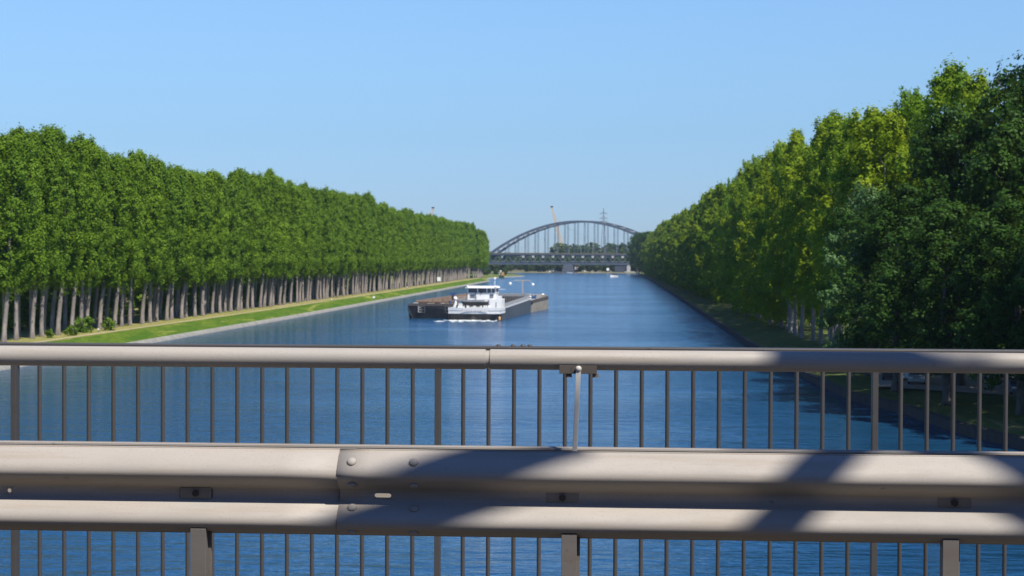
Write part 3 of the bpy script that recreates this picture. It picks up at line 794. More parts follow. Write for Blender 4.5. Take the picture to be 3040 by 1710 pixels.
# deck house, wheelhouse
mb = MB(); mb.box(-4.6, 4.9, 5.5, 13, 2.2, 4.3); dh = mb.build('deckhouse', M['white'], mv, bevel=.05)
mb = MB(); mb.box(-4.8, 5.0, 5.2, 13.2, 4.31, 4.45); mb.build('boat_deck', M['deck_grey'], mv)
for x in (-3.6, -2.0, -.4, 1.4, 3.0):
    mb = MB(); mb.box(x, x + .8, 5.43, 5.49, 3.0, 3.7); mb.build('window', M['window_blue'], mv)
mb = MB(); mb.box(2.7, 5.6, 4.2, 9.5, 2.2, 4.75); mb.build('side_house', M['white'], mv, bevel=.04)
mb = MB(); mb.box(4.3, 5.5, 4.3, 5.6, 4.76, 5.45); mb.build('locker', M['white'], mv, bevel=.04)
mb = MB(); mb.box(4.25, 4.4, 4.13, 4.19, 2.9, 4.0); mb.build('window', M['window_blue'], mv)
WX0, WX1, WY0, WY1 = -2.9, 3.7, 8.0, 12.6
mb = MB(); mb.box(WX0, WX1, WY0, WY1, 4.46, 6.0); mb.build('wheelhouse', M['white'], mv, bevel=.05)
for x0, x1 in ((-2.3, -1.2), (2.3, 3.2)):
    mb = MB(); mb.box(x0, x1, WY0 - .08, WY0 - .01, 4.9, 5.7); mb.build('window', M['window_blue'], mv)
mb = MB()
for z0, z1 in ((6.01, 6.1), (7.08, 7.2)): mb.box(WX0 - .1, WX1 + .1, WY0 - .1, WY1 + .1, z0, z1)
for x in (WX0, -.6, 1.55, 2.6, WX1 - .18):
    mb.box(x, x + .18, WY0 - .05, WY0 + .1, 6.1, 7.08); mb.box(x, x + .18, WY1 - .1, WY1, 6.1, 7.08)
mb.box(WX1 - .1, WX1 + .02, WY0 + 1.8, WY0 + 2.0, 6.1, 7.08); mb.build('window_frame', M['white'], mv)
mb = MB(); mb.box(WX0 + .05, WX1 - .05, WY0 + .03, WY1 - .1, 6.11, 7.07); mb.build('wheelhouse_glass', M['window_blue'], mv)
mb = MB(); mb.hexa([(WX0 - .4, WY0 - .7, 7.21), (WX1 + .4, WY0 - .7, 7.21), (WX1 + .4, WY1 + .6, 7.21), (WX0 - .4, WY1 + .6, 7.21), (WX0 - .1, WY0 - .4, 7.62), (WX1 + .1, WY0 - .4, 7.62), (WX1 + .1, WY1 + .3, 7.62), (WX0 - .1, WY1 + .3, 7.62)])
mb.build('wheelhouse_roof', M['white'], mv)
mb = MB(); mb.ball((WX0 + .1, WY0 - .5, 7.5), .28); mb.build('floodlight', M['white'], mv, True)
mb = MB(); mb.ball((WX1 + .1, WY0 - .6, 7.45), .32); mb.build('floodlight', M['white'], mv, True)
for x, hh in ((-2.2, 1.6), (-1.1, 1.3), (2.1, 1.1), (3.0, 1.2)):
    mb = MB(); mb.bar((x, 10, 7.6), (x, 10, 7.6 + hh), .05); mb.build('antenna', M['bridge_light'], mv)
mb = MB(); mb.bar((3.1, 11, 7.6), (3.1, 11, 9.1), .09); mb.ball((3.1, 11, 9.35), .28); mb.build('mast_light', M['white'], mv)
mb = MB(); mb.bar((.1, 8.1, 7.1), (.35, 7.85, 5.9), .22); mb.bar((-.9, 7.9, 4.5), (-1.0, 7.9, 6.2), .14); mb.build('stovepipe', M['brown_strake'], mv)
mb = MB(); railing(mb, [(-4.6, 5.3, 4.45), (2.6, 5.3, 4.45)], .8); railing(mb, [(2.8, 4.3, 4.76), (4.2, 4.3, 4.76)], .6); mb.build('deck_railing', M['white'], mv)
# davit crane at the port quarter
mb = MB(); mb.tube([(-5.2, 1.6, 2.2), (-4.9, 1.6, 3.0), (-4.6, 1.6, 3.9), (-4.7, 1.6, 4.6)], [.32, .34, .3, .22], 10); mb.ball((-4.7, 1.6, 4.85), .5); mb.build('davit', M['white'], mv, True)
for x in (-4.3, -3.6, -3.0, 1.6, 2.1, 2.6, 3.0, -2.2): mb = MB(); mb.bar((x, 2.0, 2.2), (x + .25, 2.6, 3.2 + (x > 0) * .1), .28, .12); mb.build('bulwark_stay', M['white'], mv)
for x, y_ in ((5.2, 9.6), (-5.2, 4)):
    mb = MB(); mb.tube([(x, y_, 2.2), (x, y_, 2.9)], .16, 10); mb.ball((x, y_, 3.0), .3, .6); mb.build('bollard', M['white'], mv)
# tender lying on the aft deck: a thing of its own
tb = empty('dinghy', mv.matrix_basis @ Vector((-.3, 3.0, 3.2)), HD, 'dark brown dinghy stored crosswise on the white stern', 'boat')
mb = MB(); secs = []
for u in (-3.2, -2.6, -1.4, 0, 1.4, 2.4, 3.2):
    k = 1 - (abs(u) / 3.2) ** 4; secs.append([(u, -.1 - .85 * k, .95), (u * .93, -.5 * k, .15 + .25 * (1 - k)), (u * .9, 0, .0 + .45 * (1 - k)), (u * .93, .5 * k, .15 + .25 * (1 - k)), (u, .1 + .85 * k, .95)])
for a, b in zip(secs, secs[1:]):
    for j in range(4): mb.add([a[j], a[j + 1], b[j + 1], b[j]], [(0, 1, 2, 3)])
    mb.add([(a[0][0], a[0][1] * .9, .8), (a[4][0], a[4][1] * .9, .8), (b[4][0], b[4][1] * .9, .8), (b[0][0], b[0][1] * .9, .8)], [(0, 1, 2, 3)])
mb.build('hull', M['brown_strake'], tb)
mb = MB()
for a, b in zip(secs, secs[1:]):
    for j in (0, 4): mb.bar(Vector(a[j]) + Vector((0, 0, .05)), Vector(b[j]) + Vector((0, 0, .05)), .12)
mb.build('gunwale', M['deck_grey'], tb)
mb = MB(); [mb.box(x - .15, x + .15, -.7, .7, .82, .95) for x in (-1.6, -.2, 1.2)]; mb.build('thwart', M['white'], tb)
mb = MB(); mb.box(2.2, 2.8, -.3, .3, .9, 1.3); mb.build('outboard_motor', M['white'], tb)
mb = MB(); mb.box(-2.4, -2.1, -.6, .6, -1.0, .3); mb.box(1.7, 2.0, -.6, .6, -1.0, .3); mb.build('cradle', M['hull_black'], tb)

# --- pushed barge with beige side in front
e = mv.matrix_basis @ Vector((.2, LV + .6, 0))
pb = empty('pushed_barge', e, -R(5.6), 'beige sided pushed barge with signal mast coupled ahead of the grey vessel', 'barge')
mb = MB(); hull(mb, 31, BV, lambda t: 2.75 + .35 * t, 0, False, 12); mb.build('hull', M['beige_hull'], pb)
mb = MB()
for sx in (-1, 1): mb.hexa([(sx * BV / 2 - .04, 0, 2.4), (sx * BV / 2 + .06, 0, 2.4), (sx * BV / 2 + .06, 31, 2.75), (sx * BV / 2 - .04, 31, 2.75), (sx * BV / 2 - .04, 0, 3.2), (sx * BV / 2 + .06, 0, 3.2), (sx * BV / 2 + .06, 31, 3.6), (sx * BV / 2 - .04, 31, 3.6)])
mb.build('strake', M['brown_strake'], pb)
mb = MB(); mb.box(-BV / 2 + .1, BV / 2 - .1, .1, 30.9, 2.9, 3.05); mb.build('deck', M['deck_grey'], pb)
mb = MB()
for z0, z1 in ((3.06, 4.3),):
    mb.box(-5.2, 4.9, 24, 24.2, z0, z1)
mb.build('breakwater', M['concrete'], pb)
mb = MB(); mb.box(2.2, 5.6, 27, 30.8, 3.06, 3.95); mb.build('winch_house', M['beige_hull'], pb)
for x, y_ in ((5.1, 1.2), (4.6, 29), (-5, 1.2), (1.5, 26), (-3, 26)):
    mb = MB(); mb.tube([(x, y_, 3.0), (x, y_, 3.9)], .25, 10); mb.ball((x, y_, 4.05), .42, .7); mb.build('bollard', M['white'], pb)
mb = MB(); mb.bar((1.2, 14, 3), (1.2, 14, 8.2), .28); mb.box(-.9, 3.3, 13.9, 14.1, 8.0, 8.3); mb.build('signal_mast', M['concrete'], pb)
for x, z in ((-2.2, 7.2), (4.0, 7.0)):
    mb = MB(); mb.ball((x, 14, z), .42); mb.bar((x, 14, z + .4), (x + (1.2 if x < 0 else -1.2), 14, 8.1), .035); mb.build('signal_ball', M['white'], pb)
mb = MB(); mb.bar((-4.7, 8, 3), (-4.7, 8, 6.2), .22); mb.ball((-4.7, 8, 6.4), .35); mb.box(-7.1, -2.5, 7.95, 8.05, 5.75, 5.85); mb.build('lamp_bracket', M['white'], pb)
for x, y_, q in ((-1.7, 10, 1.1), (-2.9, 12, .6), (3.1, 22, 1.0), (-.6, 8, .7)):
    mb = MB(); mb.tube([(x - .4, y_, 3.5), (x + .4, y_, 3.5)], .45, 12); mb.box(x - .6, x - .45, y_ - .4, y_ + .4, 3.05, 3.2 + q); mb.box(x + .45, x + .6, y_ - .4, y_ + .4, 3.05, 3.2 + q); mb.build('winch', M['blue'] if q > .9 else M['hull_black'], pb)

# --- rusty barge lashed alongside
e = mv.matrix_basis @ Vector((-BV / 2 - 5.85, 9.5, 0))
rb = empty('rusty_barge', e, HD + R(.5), 'black hulled barge with rusty open hold lashed to the left side of the vessel', 'barge')
LBG, BB = 92.0, 11.2
mb = MB()
secs = []
for t in (0, .01, .03, .97, 1.0):
    k = 1.0 if t > .02 else .985
    und = {0: 1.0, .01: .95, .03: 1, .97: 1, 1.0: .9}[t]
    top = 3.05; h_ = BB / 2 * k
    lo = .70 if t == 0 else (.80 if t == .01 else .99)
    secs.append([(-h_, t * LBG, top), (-h_, t * LBG, 1.9), (-h_ * lo, t * LBG + (.8 if t == 0 else 0), -1), (h_, t * LBG + (.8 if t == 0 else 0), -1), (h_, t * LBG, 1.9), (h_, t * LBG, top)])
for a, b in zip(secs, secs[1:]):
    for j in range(5): mb.add([a[j], a[j + 1], b[j + 1], b[j]], [(0, 1, 2, 3)])
mb.add(secs[0], [tuple(range(6))[::-1]]); mb.add(secs[-1], [tuple(range(6))])
mb.build('hull', M['hull_black'], rb)
mb = MB()
zt = 3.5
mb.box(-BB / 2 + .3, BB / 2 - .1, -.08, .1, 2.9, 3.5); mb.build('transom_rim', M['brown_strake'], rb)
mb = MB(); mb.box(-BB / 2 + .1, BB / 2 - .1, .11, 5.5, 3.0, 3.1); mb.build('aft_deck', M['rust_light'], rb)
for sx in (-1, 1):
    mb = MB(); mb.box(min(sx * (BB / 2), sx * (BB / 2 - .9)), max(sx * (BB / 2), sx * (BB / 2 - .9)), 5.5, LBG, 3.0, 3.1)
    mb.build('side_deck', M['rust_light'], rb)
    mb = MB(); mb.box(sx * (BB / 2 - 1.0) - .08, sx * (BB / 2 - 1.0) + .08, 6, LBG - 4, .6, 4.05)
    yy = 7
    while yy < LBG - 5: mb.box(sx * (BB / 2 - 1.0) - .2, sx * (BB / 2 - 1.0) + .2, yy, yy + .14, 1.0, 4.0); yy += 3.1
    mb.build('hatch_coaming', M['rust_light'] if sx < 0 else M['rust'], rb)
mb = MB(); mb.box(-BB / 2 + 1, BB / 2 - 1, LBG - 4.2, LBG - 4, .5, 4.3); mb.box(-BB / 2 + 1, BB / 2 - 1, 5.8, 6, .5, 3.75); mb.build('hold_bulkhead', M['rust'], rb)
mb = MB(); mb.box(-4.5, 4.5, 6.1, LBG - 4.3, .3, .5); mb.build('hold_floor', M['rust'], rb)
r_ = random.Random(5)
for i in range(9):
    mb = MB(); x = -4.6 + i * 1.1; w_ = r_.uniform(.5, 1.1); mb.box(x, x + w_, r_.uniform(.8, 2.5), r_.uniform(3, 4.6), 3.11, 3.11 + r_.uniform(.15, .5)); mb.build('deck_fitting', M['rust_light'] if i % 3 else M['concrete'], rb)
mb = MB(); mb.tube([(4.3, 1.2, 3.1), (4.3, 1.2, 4.1)], .3, 12); mb.build('blue_drum', M['blue'], rb)
mb = MB(); mb.box(-4.9, -3.9, 60, 63, 4.06, 4.9); mb.build('tarpaulin', M['blue'], rb)
for x0 in (-3.0, 3.3):
    mb = MB()
    for x in (0, .8, 1.5): mb.box(x0 + x, x0 + x + .08, -.16, -.09, 1.35, 2.85)
    for z in (1.35, 2.05, 2.75): mb.box(x0, x0 + 1.58, -.165, -.095, z, z + .08)
    mb.build('fender_frame', M['steel_grey'], rb)
mb = MB()
mb.box(-3.05, -2.85, -.22, -.17, 1.4, 2.9)
for z in (1.4, 1.95, 2.45): mb.box(-2.85, -2.35, -.22, -.17, z, z + .16)
mb.build('draught_mark', M['concrete'], rb)

# --- wake foam
def foam(name, cx, y0, y1, half, seed, label, thr=.1):
    r = np.random.default_rng(seed); V, F = [], []
    nx, ny = 110, 60
    import mathutils
    idx = {}
    def H(u, v):
        n_ = mathutils.noise.fractal(Vector((u * .55, v * .45, seed)), .7, 2.0, 5)
        f = 1 - abs(u / half) ** 4; g = 1 - (abs(v) / (y1 - y0)) ** .6
        return n_ * .75 + .75 * f * g - .34 - thr
    for j in range(ny):
        for i in range(nx):
            u = -half + 2 * half * i / (nx - 1); v = -(y1 - y0) * j / (ny - 1)
            h = H(u, v)
            idx[i, j] = (len(V), h); V.append((cx + u, y0 + v, min(.16, max(-.02, h * .3))))
    for j in range(ny - 1):
        for i in range(nx - 1):
            q = [idx[i, j], idx[i + 1, j], idx[i + 1, j + 1], idx[i, j + 1]]
            if max(h for _, h in q) > 0: F.append([k_ for k_, _ in q])
    o = link(name, npmesh(name, V, F), M['foam'], None, True); o.matrix_world = mv.matrix_basis.copy()
    return tag(o, label, None, None, 'stuff')
M['foam'] = worn('foam', (.75, .78, .78), (.45, .50, .50), 2.5, .8)
foam('wake_foam', -1.0, .1, 11, 6.8, 3, 'white wake foam behind the white stern')

# ------------------------------------------------------------------ parked cars on the right bank
M['tyre'] = worn('tyre', (.02, .02, .02), (.03, .03, .03), 5, .9)
def car(p, rz, paint, label, van=False):
    r_ = empty('parked_car', p, rz, label, 'van' if van else 'car')
    L_, W = (5.0, 1.9) if van else (4.3, 1.75)
    side = [(-L_/2, .35), (L_/2, .35), (L_/2, .75), (L_*.45, 1.0), (L_*.32, 1.1), (L_*.2, 1.95), (-L_/2+.1, 2.0), (-L_/2, 1.2)] if van else \
           [(-L_/2, .3), (L_/2, .3), (L_/2, .62), (L_*.46, .82), (L_*.24, .93), (L_*.06, 1.42), (-L_*.27, 1.45), (-L_*.44, .98), (-L_/2, .85)]
    mb = MB(); mb.prism(side, -W/2, W/2); mb.build('body', paint, r_, bevel=.06)
    for sy in (-1, 1):
        mb = MB(); y0 = sy*(W/2+.005)
        poly = [(L_*.2, 1.15), (L_*.13, 1.75), (-L_*.05, 1.8), (-L_*.05, 1.15)] if van else [(L_*.19, .95), (L_*.05, 1.36), (-L_*.25, 1.38), (-L_*.38, .98)]
        mb.prism(poly, min(y0, y0-sy*.03), max(y0, y0-sy*.03)+.002); mb.build('side_window', M['glass'], r_)
    mb = MB(); t = .02
    a, b = ((L_*.32, 1.1), (L_*.2, 1.95)) if van else ((L_*.24, .93), (L_*.06, 1.42))
    mb.hexa([(a[0]-.04+t, -W*.42, a[1]+.06), (a[0]-.04+t, W*.42, a[1]+.06), (a[0]-.1, W*.42, a[1]+.04), (a[0]-.1, -W*.42, a[1]+.04), (b[0]+.06+t, -W*.4, b[1]-.08), (b[0]+.06+t, W*.4, b[1]-.08), (b[0]-.1, W*.4, b[1]-.1), (b[0]-.1, -W*.4, b[1]-.1)])
    mb.build('windscreen', M['glass'], r_)
    for x in (-L_*.31, L_*.31):
        for sy in (-1, 1):
            mb = MB(); mb.tube([(x, sy*(W/2-.2), .32), (x, sy*(W/2+.02), .32)], .32, 16); wh = mb.build('wheel', M['tyre'], r_)
            mb = MB(); mb.tube([(x, sy*(W/2+.021), .32), (x, sy*(W/2+.035), .32)], .19, 12); mb.build('rim', M['deck_grey'], wh)
    for sy in (-1, 1):
        mb = MB(); mb.box(L_/2-.05, L_/2+.015, sy*W*.33-.2, sy*W*.33+.2, .62 if not van else .75, .78 if not van else .95); mb.build('headlight', M['white'], r_)
car(pixz(2645, 1125, 1.43), R(80), worn('car_dark', (.02, .022, .03), (.03, .03, .04), 1, .25), 'dark parked car, leftmost under the right bank trees')
car(pixz(2690, 1128, 1.43), R(-85), M['white'], 'white parked van behind the tree trunks on the right bank', True)
car(pixz(2722, 1138, 1.43), R(-100), worn('car_silver', (.35, .37, .40), (.4, .42, .44), 1, .25), 'silver parked car right of the white van under the trees')
car(pixz(2960, 1128, 1.43), R(-80), worn('car_cream', (.6, .6, .58), (.55, .55, .55), 1, .3), 'pale parked car behind the rightmost trunks')
car(pixz(3020, 1168, 1.43), R(-95), worn('car_blue', (.10, .14, .20), (.14, .18, .24), 1, .25), 'blue-grey parked car nearest the right edge under the trees')

# bench on the sunlit lawn
p = pixz(2562, 1122, 1.3)
bn = empty('lawn_bench', p, YAW, 'low dark bench on the sunlit patch of lawn', 'bench')
mb = MB(); mb.box(-1.2, 1.2, -.2, .2, .5, .56); mb.build('seat', M['brown_strake'], bn)
for x in (-1.0, 1.0):
    mb = MB(); mb.box(x - .06, x + .06, -.15, .15, 0, .5); mb.build('leg', M['brown_strake'], bn)

# ------------------------------------------------------------------ the near bridge: deck, crash barrier, railing
def steel(name, a, b, rough=.45, metal=.35, sc=3.0):
    m, N, L, P = newmat(name)
    f = ramp(N, L, noise(N, L, sc, 6, .7, stretch=(.35, 1, 1)), .35, .65)
    c = mixc(N, L, f, a, b)
    f2 = ramp(N, L, noise(N, L, 170, 2, .6), .55, .75)
    c = mixc(N, L, f2, c, tuple(x * .78 for x in a))
    f3 = ramp(N, L, noise(N, L, 14, 3, .5), .71, .75)
    c = mixc(N, L, f3, c, tuple(x * .6 for x in a))
    f4 = ramp(N, L, noise(N, L, 2.0, 5, .7, stretch=(.25, 1, 6)), .52, .75)
    c = mixc(N, L, f4, c, (a[0] * .74, a[1] * .66, a[2] * .56))
    L.new(c, P.inputs['Base Color']); P.inputs['Metallic'].default_value = metal
    rr = N.new('ShaderNodeMapRange'); rr.inputs[3].default_value = rough - .08; rr.inputs[4].default_value = rough + .15
    L.new(f, rr.inputs[0]); L.new(rr.outputs[0], P.inputs['Roughness'])
    bp = N.new('ShaderNodeBump'); bp.inputs['Strength'].default_value = .3; bp.inputs['Distance'].default_value = .002
    L.new(noise(N, L, 260, 3, .6), bp.inputs['Height']); L.new(bp.outputs[0], P.inputs['Normal'])
    return m
M['galv'] = steel('galvanised_steel', (.395, .352, .305), (.335, .305, .27), .6, .0)
M['galv_tube'] = steel('galvanised_tube', (.395, .357, .31), (.345, .322, .29), .55, .0)
M['rail_dark'] = steel('dark_railing_steel', (.075, .069, .065), (.058, .055, .054), .5, .0)
M['post'] = steel('weathered_post', (.16, .14, .125), (.12, .11, .10), .6, .0)
M['strut'] = steel('pale_strut', (.62, .58, .51), (.56, .53, .48), .5, .0)
M['asphalt'] = worn('asphalt', (.055, .053, .05), (.075, .07, .065), 2, .95, bump=.4)
M['pavement'] = worn('pavement_concrete', (.10, .085, .07), (.08, .07, .055), 2, .9)

M['gasket'] = steel('dark_gasket', (.06, .052, .045), (.045, .04, .036), .8, 0)
M['plate'] = steel('bolt_plate_steel', (.27, .235, .20), (.22, .20, .18), .6, 0)
M['clamp'] = steel('clamp_steel', (.10, .085, .07), (.08, .07, .06), .6, 0)
DZ = 12.24
mb = MB(); mb.box(-70, 70, -9, 5.3, DZ - .6, DZ); tag(mb.build('road', M['asphalt']), 'asphalt road on the near bridge', None, None, 'structure')
mb = MB(); mb.box(-70, 70, 5.3, 8.62, DZ - .6, DZ + .004); tag(mb.build('pavement', M['pavement']), 'concrete edge strip of the near bridge below the railing', None, None, 'structure')

GY = 5.95          # front-most plane of the barrier (crests), posts stand behind it
g0 = pixy(600, 1329, GY + .08)
GT = g0.z          # top of the beam
SL = 0.0           # barrier level
gr = empty('crash_barrier', (0, GY, DZ), 0, 'beige-grey steel crash barrier with corrugated beam and tube rail in front of the railing', 'crash barrier')
def gz(z): return z - DZ
# beam profile: (depth towards camera, height from the top edge)
PR = [(8, 2), (6, -1), (9, -3), (30, -14), (52, -33), (68, -50), (77, -64), (81, -78), (80, -90), (73, -101), (52, -119), (28, -134), (14, -142), (8, -150), (8, -178), (13, -186), (30, -196), (54, -213), (70, -228), (79, -243), (81, -256), (78, -268), (68, -280), (48, -292), (26, -301), (12, -306), (9, -309)]
def beam(x0, x1, off, holes=(), zoff=0.0, name='beam'):
    mb = MB(); prof = [(-(d + off) / 1000 + .081, z / 1000 + zoff + GT - DZ) for d, z in PR]
    xs = sorted(set([x0, x1] + [v for v in np.arange(x0 + .3, x1 - .1, .3).tolist() if all(abs(v - h) > hw_ + .03 for h, hw_ in holes)] + [h - hw_ for h, hw_ in holes] + [h + hw_ for h, hw_ in holes]))
    vi = 13
    for a, b in zip(xs, xs[1:]):
        hole = next((h for h in holes if abs((a + b) / 2 - h[0]) < 1e-4), None)
        for j in range(len(prof) - 1):
            p, q = prof[j], prof[j + 1]
            if hole and j == vi: continue
            mb.add([(a, p[0], p[1]), (b, p[0], p[1]), (b, q[0], q[1]), (a, q[0], q[1])], [(3, 2, 1, 0)])
        if hole:
            p, q = prof[vi], prof[vi + 1]; cz = (p[1] + q[1]) / 2; hz = (p[1] - q[1]) / 2; cx = hole[0]; hx = hole[1]
            sl, srad = hole[1] - .012, .0075
            n = 32; out, inn = [], []
            ac = math.atan2(hz, hx); angs = sorted([2 * math.pi * (k_ + .5) / n for k_ in range(n)] + [ac, math.pi - ac, math.pi + ac, 2 * math.pi - ac]); n = len(angs)
            for an in angs:
                ca, sa = math.cos(an), math.sin(an)
                s_ = min(hx / max(abs(ca), 1e-6), hz / max(abs(sa), 1e-6))
                out.append((cx + ca * s_, p[0], cz + sa * s_))
                inn.append((cx + (sl - srad) * (1 if ca > 0 else -1) * (1 if sl > srad else 0) + ca * srad, p[0], cz + sa * srad))
            mb.add(out + inn, [(k_, (k_ + 1) % n, n + (k_ + 1) % n, n + k_) for k_ in range(n)])
    # underlap so vertices weld for smooth shading
    me = bpy.data.meshes.new(name); me.from_pydata(mb.v, [], mb.f); me.update()
    bm = bmesh.new(); bm.from_mesh(me); bmesh.ops.remove_doubles(bm, verts=bm.verts, dist=1e-5); bm.to_mesh(me); bm.free()
    o = link(name, me, M['galv'], gr, True)
    s_ = o.modifiers.new('sheet', 'SOLIDIFY'); s_.thickness = .003; s_.offset = -1
    return o
xseam = pixy(1000, 1450, GY).x; xs1 = pixy(1137, 1461, GY + .07).x; xh0 = pixy(27, 1448, GY + .07).x
beam(-9.0, xseam + .06, 0, [(xh0, .0195)]); beam(xseam, 9.0, 4.5, [(xs1, .042)])
# lip where the lower sheet ends behind the seam
mb = MB()
bolt_src = MB(); bolt_src.tube([(0, 0, 0), (0, -.004, 0), (0, -.009, 0), (0, -.011, 0)], [.0175, .017, .0105, .002], 18)
bolt_me = bpy.data.meshes.new('bolt'); bolt_me.from_pydata(bolt_src.v, [], bolt_src.f); bolt_me.materials.append(M['galv'])
bolt_me.polygons.foreach_set('use_smooth', [True] * len(bolt_me.polygons))
def prof_at(zrel):
    for (d0, z0), (d1, z1) in zip(PR[2:], PR[3:]):
        if z1 <= zrel <= z0:
            t = (z0 - zrel) / (z0 - z1 + 1e-9); ang = math.atan2(d1 - d0, -(z1 - z0)); return d0 + (d1 - d0) * t, ang
    return 8, 0
for px in (1041, 1226):
    for zr in (-38, -121, -205, -290):
        x = pixy(px, 1450, GY).x; d, an = prof_at(zr)
        b = bpy.data.objects.new('bolt', bolt_me); COL.objects.link(b); b.parent = gr
        b.location = (x, -(d + 4.5) / 1000 + .081, GT - DZ + zr / 1000); b.rotation_euler = (-an, 0, 0)
# plates with hexagon bolts and the posts behind
for px, py in ((582, 1456), (1670, 1470), (2833, 1491)):
    P_ = pixy(px, py, GY + .07); x = P_.x; z = GT - DZ - .164
    mb = MB(); mb.box(x - .058, x + .058, .0655, .0705, z - .021, z + .021); pl = mb.build('bolt_plate', M['plate'], gr, bevel=.002)
    mb = MB(); mb.box(x - .0605, x + .0605, .0708, .0722, z - .0235, z + .0235); mb.build('gasket', M['gasket'], pl)
    mb = MB(); mb.tube([(x, .0655, z), (x, .058, z)], .0125, 6); mb.build('hex_bolt', M['gasket'], pl)
for px, w_ in ((596, .056), (1690, .054), (2816, .056)):
    x = pixy(px, 1650, GY + .05).x; mb = MB(); y0 = .008; zt_ = GT - DZ - .284
    mb.box(x - w_ / 2, x + w_ / 2, y0, y0 + .055, 0, zt_)
    mb.box(x + w_ / 2 - .001, x + w_ / 2 + .011, y0 + .04, y0 + .054, 0, zt_ - .001)
    po = mb.build('post', M['post'], gr, bevel=.0015)
    mb = MB(); mb.box(x - .03, x + .02, .083, .148, GT - DZ - .22, GT - DZ - .10); mb.build('spacer', M['post'], po)
mb = MB(); mb.box(-9, 9, .262, .27, GT - DZ - .215, GT - DZ - .003); mb.box(-9, 9, .235, .2615, GT - DZ - .012, GT - DZ - .005)
mb.build('rear_rail', M['galv'], gr)
# tube rail
TY = .22
tz0 = pixy(600, 1060, GY + TY).z - DZ
TR = .0372
xj = pixy(1453, 1065, GY + TY).x
for a, b, r__ in ((-9, xj - .014, TR), (xj - .026, xj + .012, TR - .005), (xj + .004, 9, TR)):
    mb = MB(); mb.tube([(a, TY, tz0), (b, TY, tz0)], r__, 40); mb.build('tube_rail' if b - a > 1 else 'tube_sleeve', M['galv_tube'], gr, True)
# clamp plate and inclined strut
xc = pixy(1716, 1095, GY + TY - .04).x; zc = pixy(1716, 1098, GY + TY - .04).z - DZ
mb = MB(); mb.box(xc - .068, xc + .068, TY - .046, TY - .040, zc - .014, zc + .016); mb.box(xc - .068, xc + .068, TY - .040, TY + .04, zc - .014, zc - .008)
cp = mb.build('clamp_plate', M['clamp'], gr, bevel=.001)
for x in (xc - .034, xc + .064):
    mb = MB(); mb.tube([(x, TY - .03, zc - .0145), (x, TY - .03, zc - .028)], .0115, 6); mb.build('clamp_nut', M['post'], cp)
mb = MB(); mb.bar((xc + .002, TY - .052, zc + .002), (xc - .012, .15, GT - DZ - .06), .0175, .012, up=(0, 1, 0)); mb.build('strut', M['strut'], gr, bevel=.001)
mb = MB(); mb.ball((xc + .002, TY - .053, zc + .004), .012); mb.build('weld', M['strut'], cp, True)

# railing with round balusters
FY = 8.4
ft = pixy(600, 1021, FY).z
rl = empty('bridge_railing', (0, FY, DZ), 0, 'dark steel bridge railing with thin round balusters behind the crash barrier', 'railing')
mb = MB(); mb.box(-9, 9, -.035, .035, ft - DZ - .05, ft - DZ); mb.build('top_rail', M['rail_dark'], rl, bevel=.006)
mb = MB(); mb.box(-9, 9, -.015, .015, .08, .12); mb.build('bottom_rail', M['rail_dark'], rl)
mb = MB(); mb.tube([(0, 0, .1), (0, 0, ft - DZ - .045)], .0105, 12, False)
bal_me = bpy.data.meshes.new('baluster'); bal_me.from_pydata(mb.v, [], mb.f); bal_me.materials.append(M['rail_dark']); bal_me.polygons.foreach_set('use_smooth', [True] * len(bal_me.polygons))
xp0 = pixy(1300, 1250, FY).x; xp1 = pixy(2596, 1260, FY).x; pitch = (xp1 - xp0) / 17
for i in range(-34, 41):
    x = xp0 + i * pitch
    if i % 17 == 0:
        mb = MB(); mb.box(x - .014, x + .014, -.028, .028, 0, ft - DZ - .052); mb.build('railing_post', M['rail_dark'], rl, bevel=.002)
    else:
        b = bpy.data.objects.new('baluster', bal_me); COL.objects.link(b); b.parent = rl; b.location = (x, 0, 0)
for px in (1480, 1523, 1552, 1573):
    x = pixy(px, 1035, FY).x; mb = MB(); mb.ball((x, 0, ft - DZ + .002), .012, .7); mb.build('rivet', M['rail_dark'], rl, True)

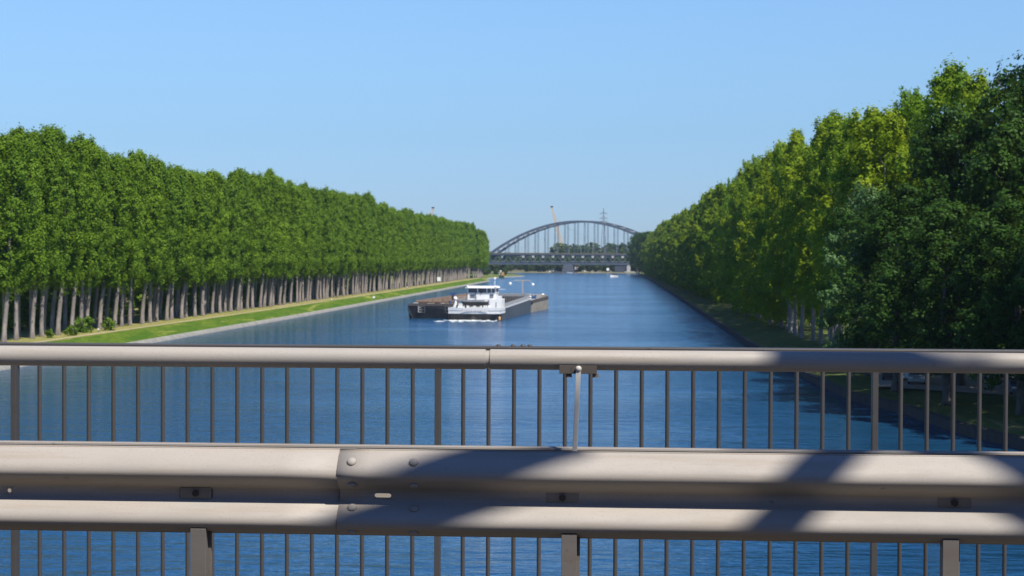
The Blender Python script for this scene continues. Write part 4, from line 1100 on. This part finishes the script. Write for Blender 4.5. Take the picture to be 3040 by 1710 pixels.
# steel members of this bridge beside the camera: they throw the slanting shadows on the barrier
def caster(P0, P1, width, T, ext0=0.0, ext1=0.0):
    """axis of a member whose shadow on the barrier plane runs P0-P1 (pixels)"""
    a = pixy(*P0, GY); b = pixy(*P1, GY); d = (b - a)
    a2, b2 = a - d * ext0, b + d * ext1
    L_ = T / -TO_SUN.y
    return a2 + TO_SUN * L_, b2 + TO_SUN * L_
M['truss'] = worn('truss_steel', (.20, .22, .24), (.16, .18, .20), 1, .5)
tr = empty('bridge_truss', (0, 0, 0), 0, 'painted steel diagonal members of the near bridge overhead', 'bridge')
for (A, B, w_, e0, e1) in (((2425, 1390), (2307, 1555), .185, 3.0, 12), ((3112, 1390), (3140, 1555), .185, 3.0, 12), ((1390, 1385), (1172, 1545), .235, 1.7, 8)):
    p, q = caster(A, B, w_, 4.75, e0, e1)
    mb = MB(); mb.bar(p, q, w_, .17, up=TO_SUN); mb.build('diagonal', M['truss'], tr)
def cp_(px, py, T=4.75):
    return caster((px, py), (px, py + 50), 0, T)[0]
gpts = [cp_(*q) for q in ((2500, 560), (2900, 560), (2955, 690), (3240, 900), (2380, 900), (2470, 690))]
mb = MB(); n_ = len(gpts); mb.add([p - Vector((0, .02, 0)) for p in gpts] + [p + Vector((0, .02, 0)) for p in gpts], [tuple(range(n_)), tuple(range(2 * n_ - 1, n_ - 1, -1))] + [(i, i + n_, (i + 1) % n_ + n_, (i + 1) % n_) for i in range(n_)])
mb.build('gusset_plate', M['truss'], tr)
mb = MB(); mb.box(-60, 60, -3.6, -3.2, DZ - .5, DZ + 5.4); mb.build('fill_blocker', M['truss'], tr)  # unseen girder behind the camera, added to keep fill light off the barrier

# ------------------------------------------------------------------ air
hz, hn, hl, hp = newmat('haze')
hn.remove(hp); pv = hn.new('ShaderNodeVolumePrincipled')
pv.inputs['Color'].default_value = (.62, .80, 1, 1); pv.inputs['Density'].default_value = .00006; pv.inputs['Anisotropy'].default_value = .2
hl.new(pv.outputs[0], hn['Material Output'].inputs['Volume'])
mb = MB(); mb.box(-3100, 3100, -450, 5300, -2.5, 85); tag(mb.build('haze', hz), 'thin blue summer haze over the canal', None, None, 'stuff')
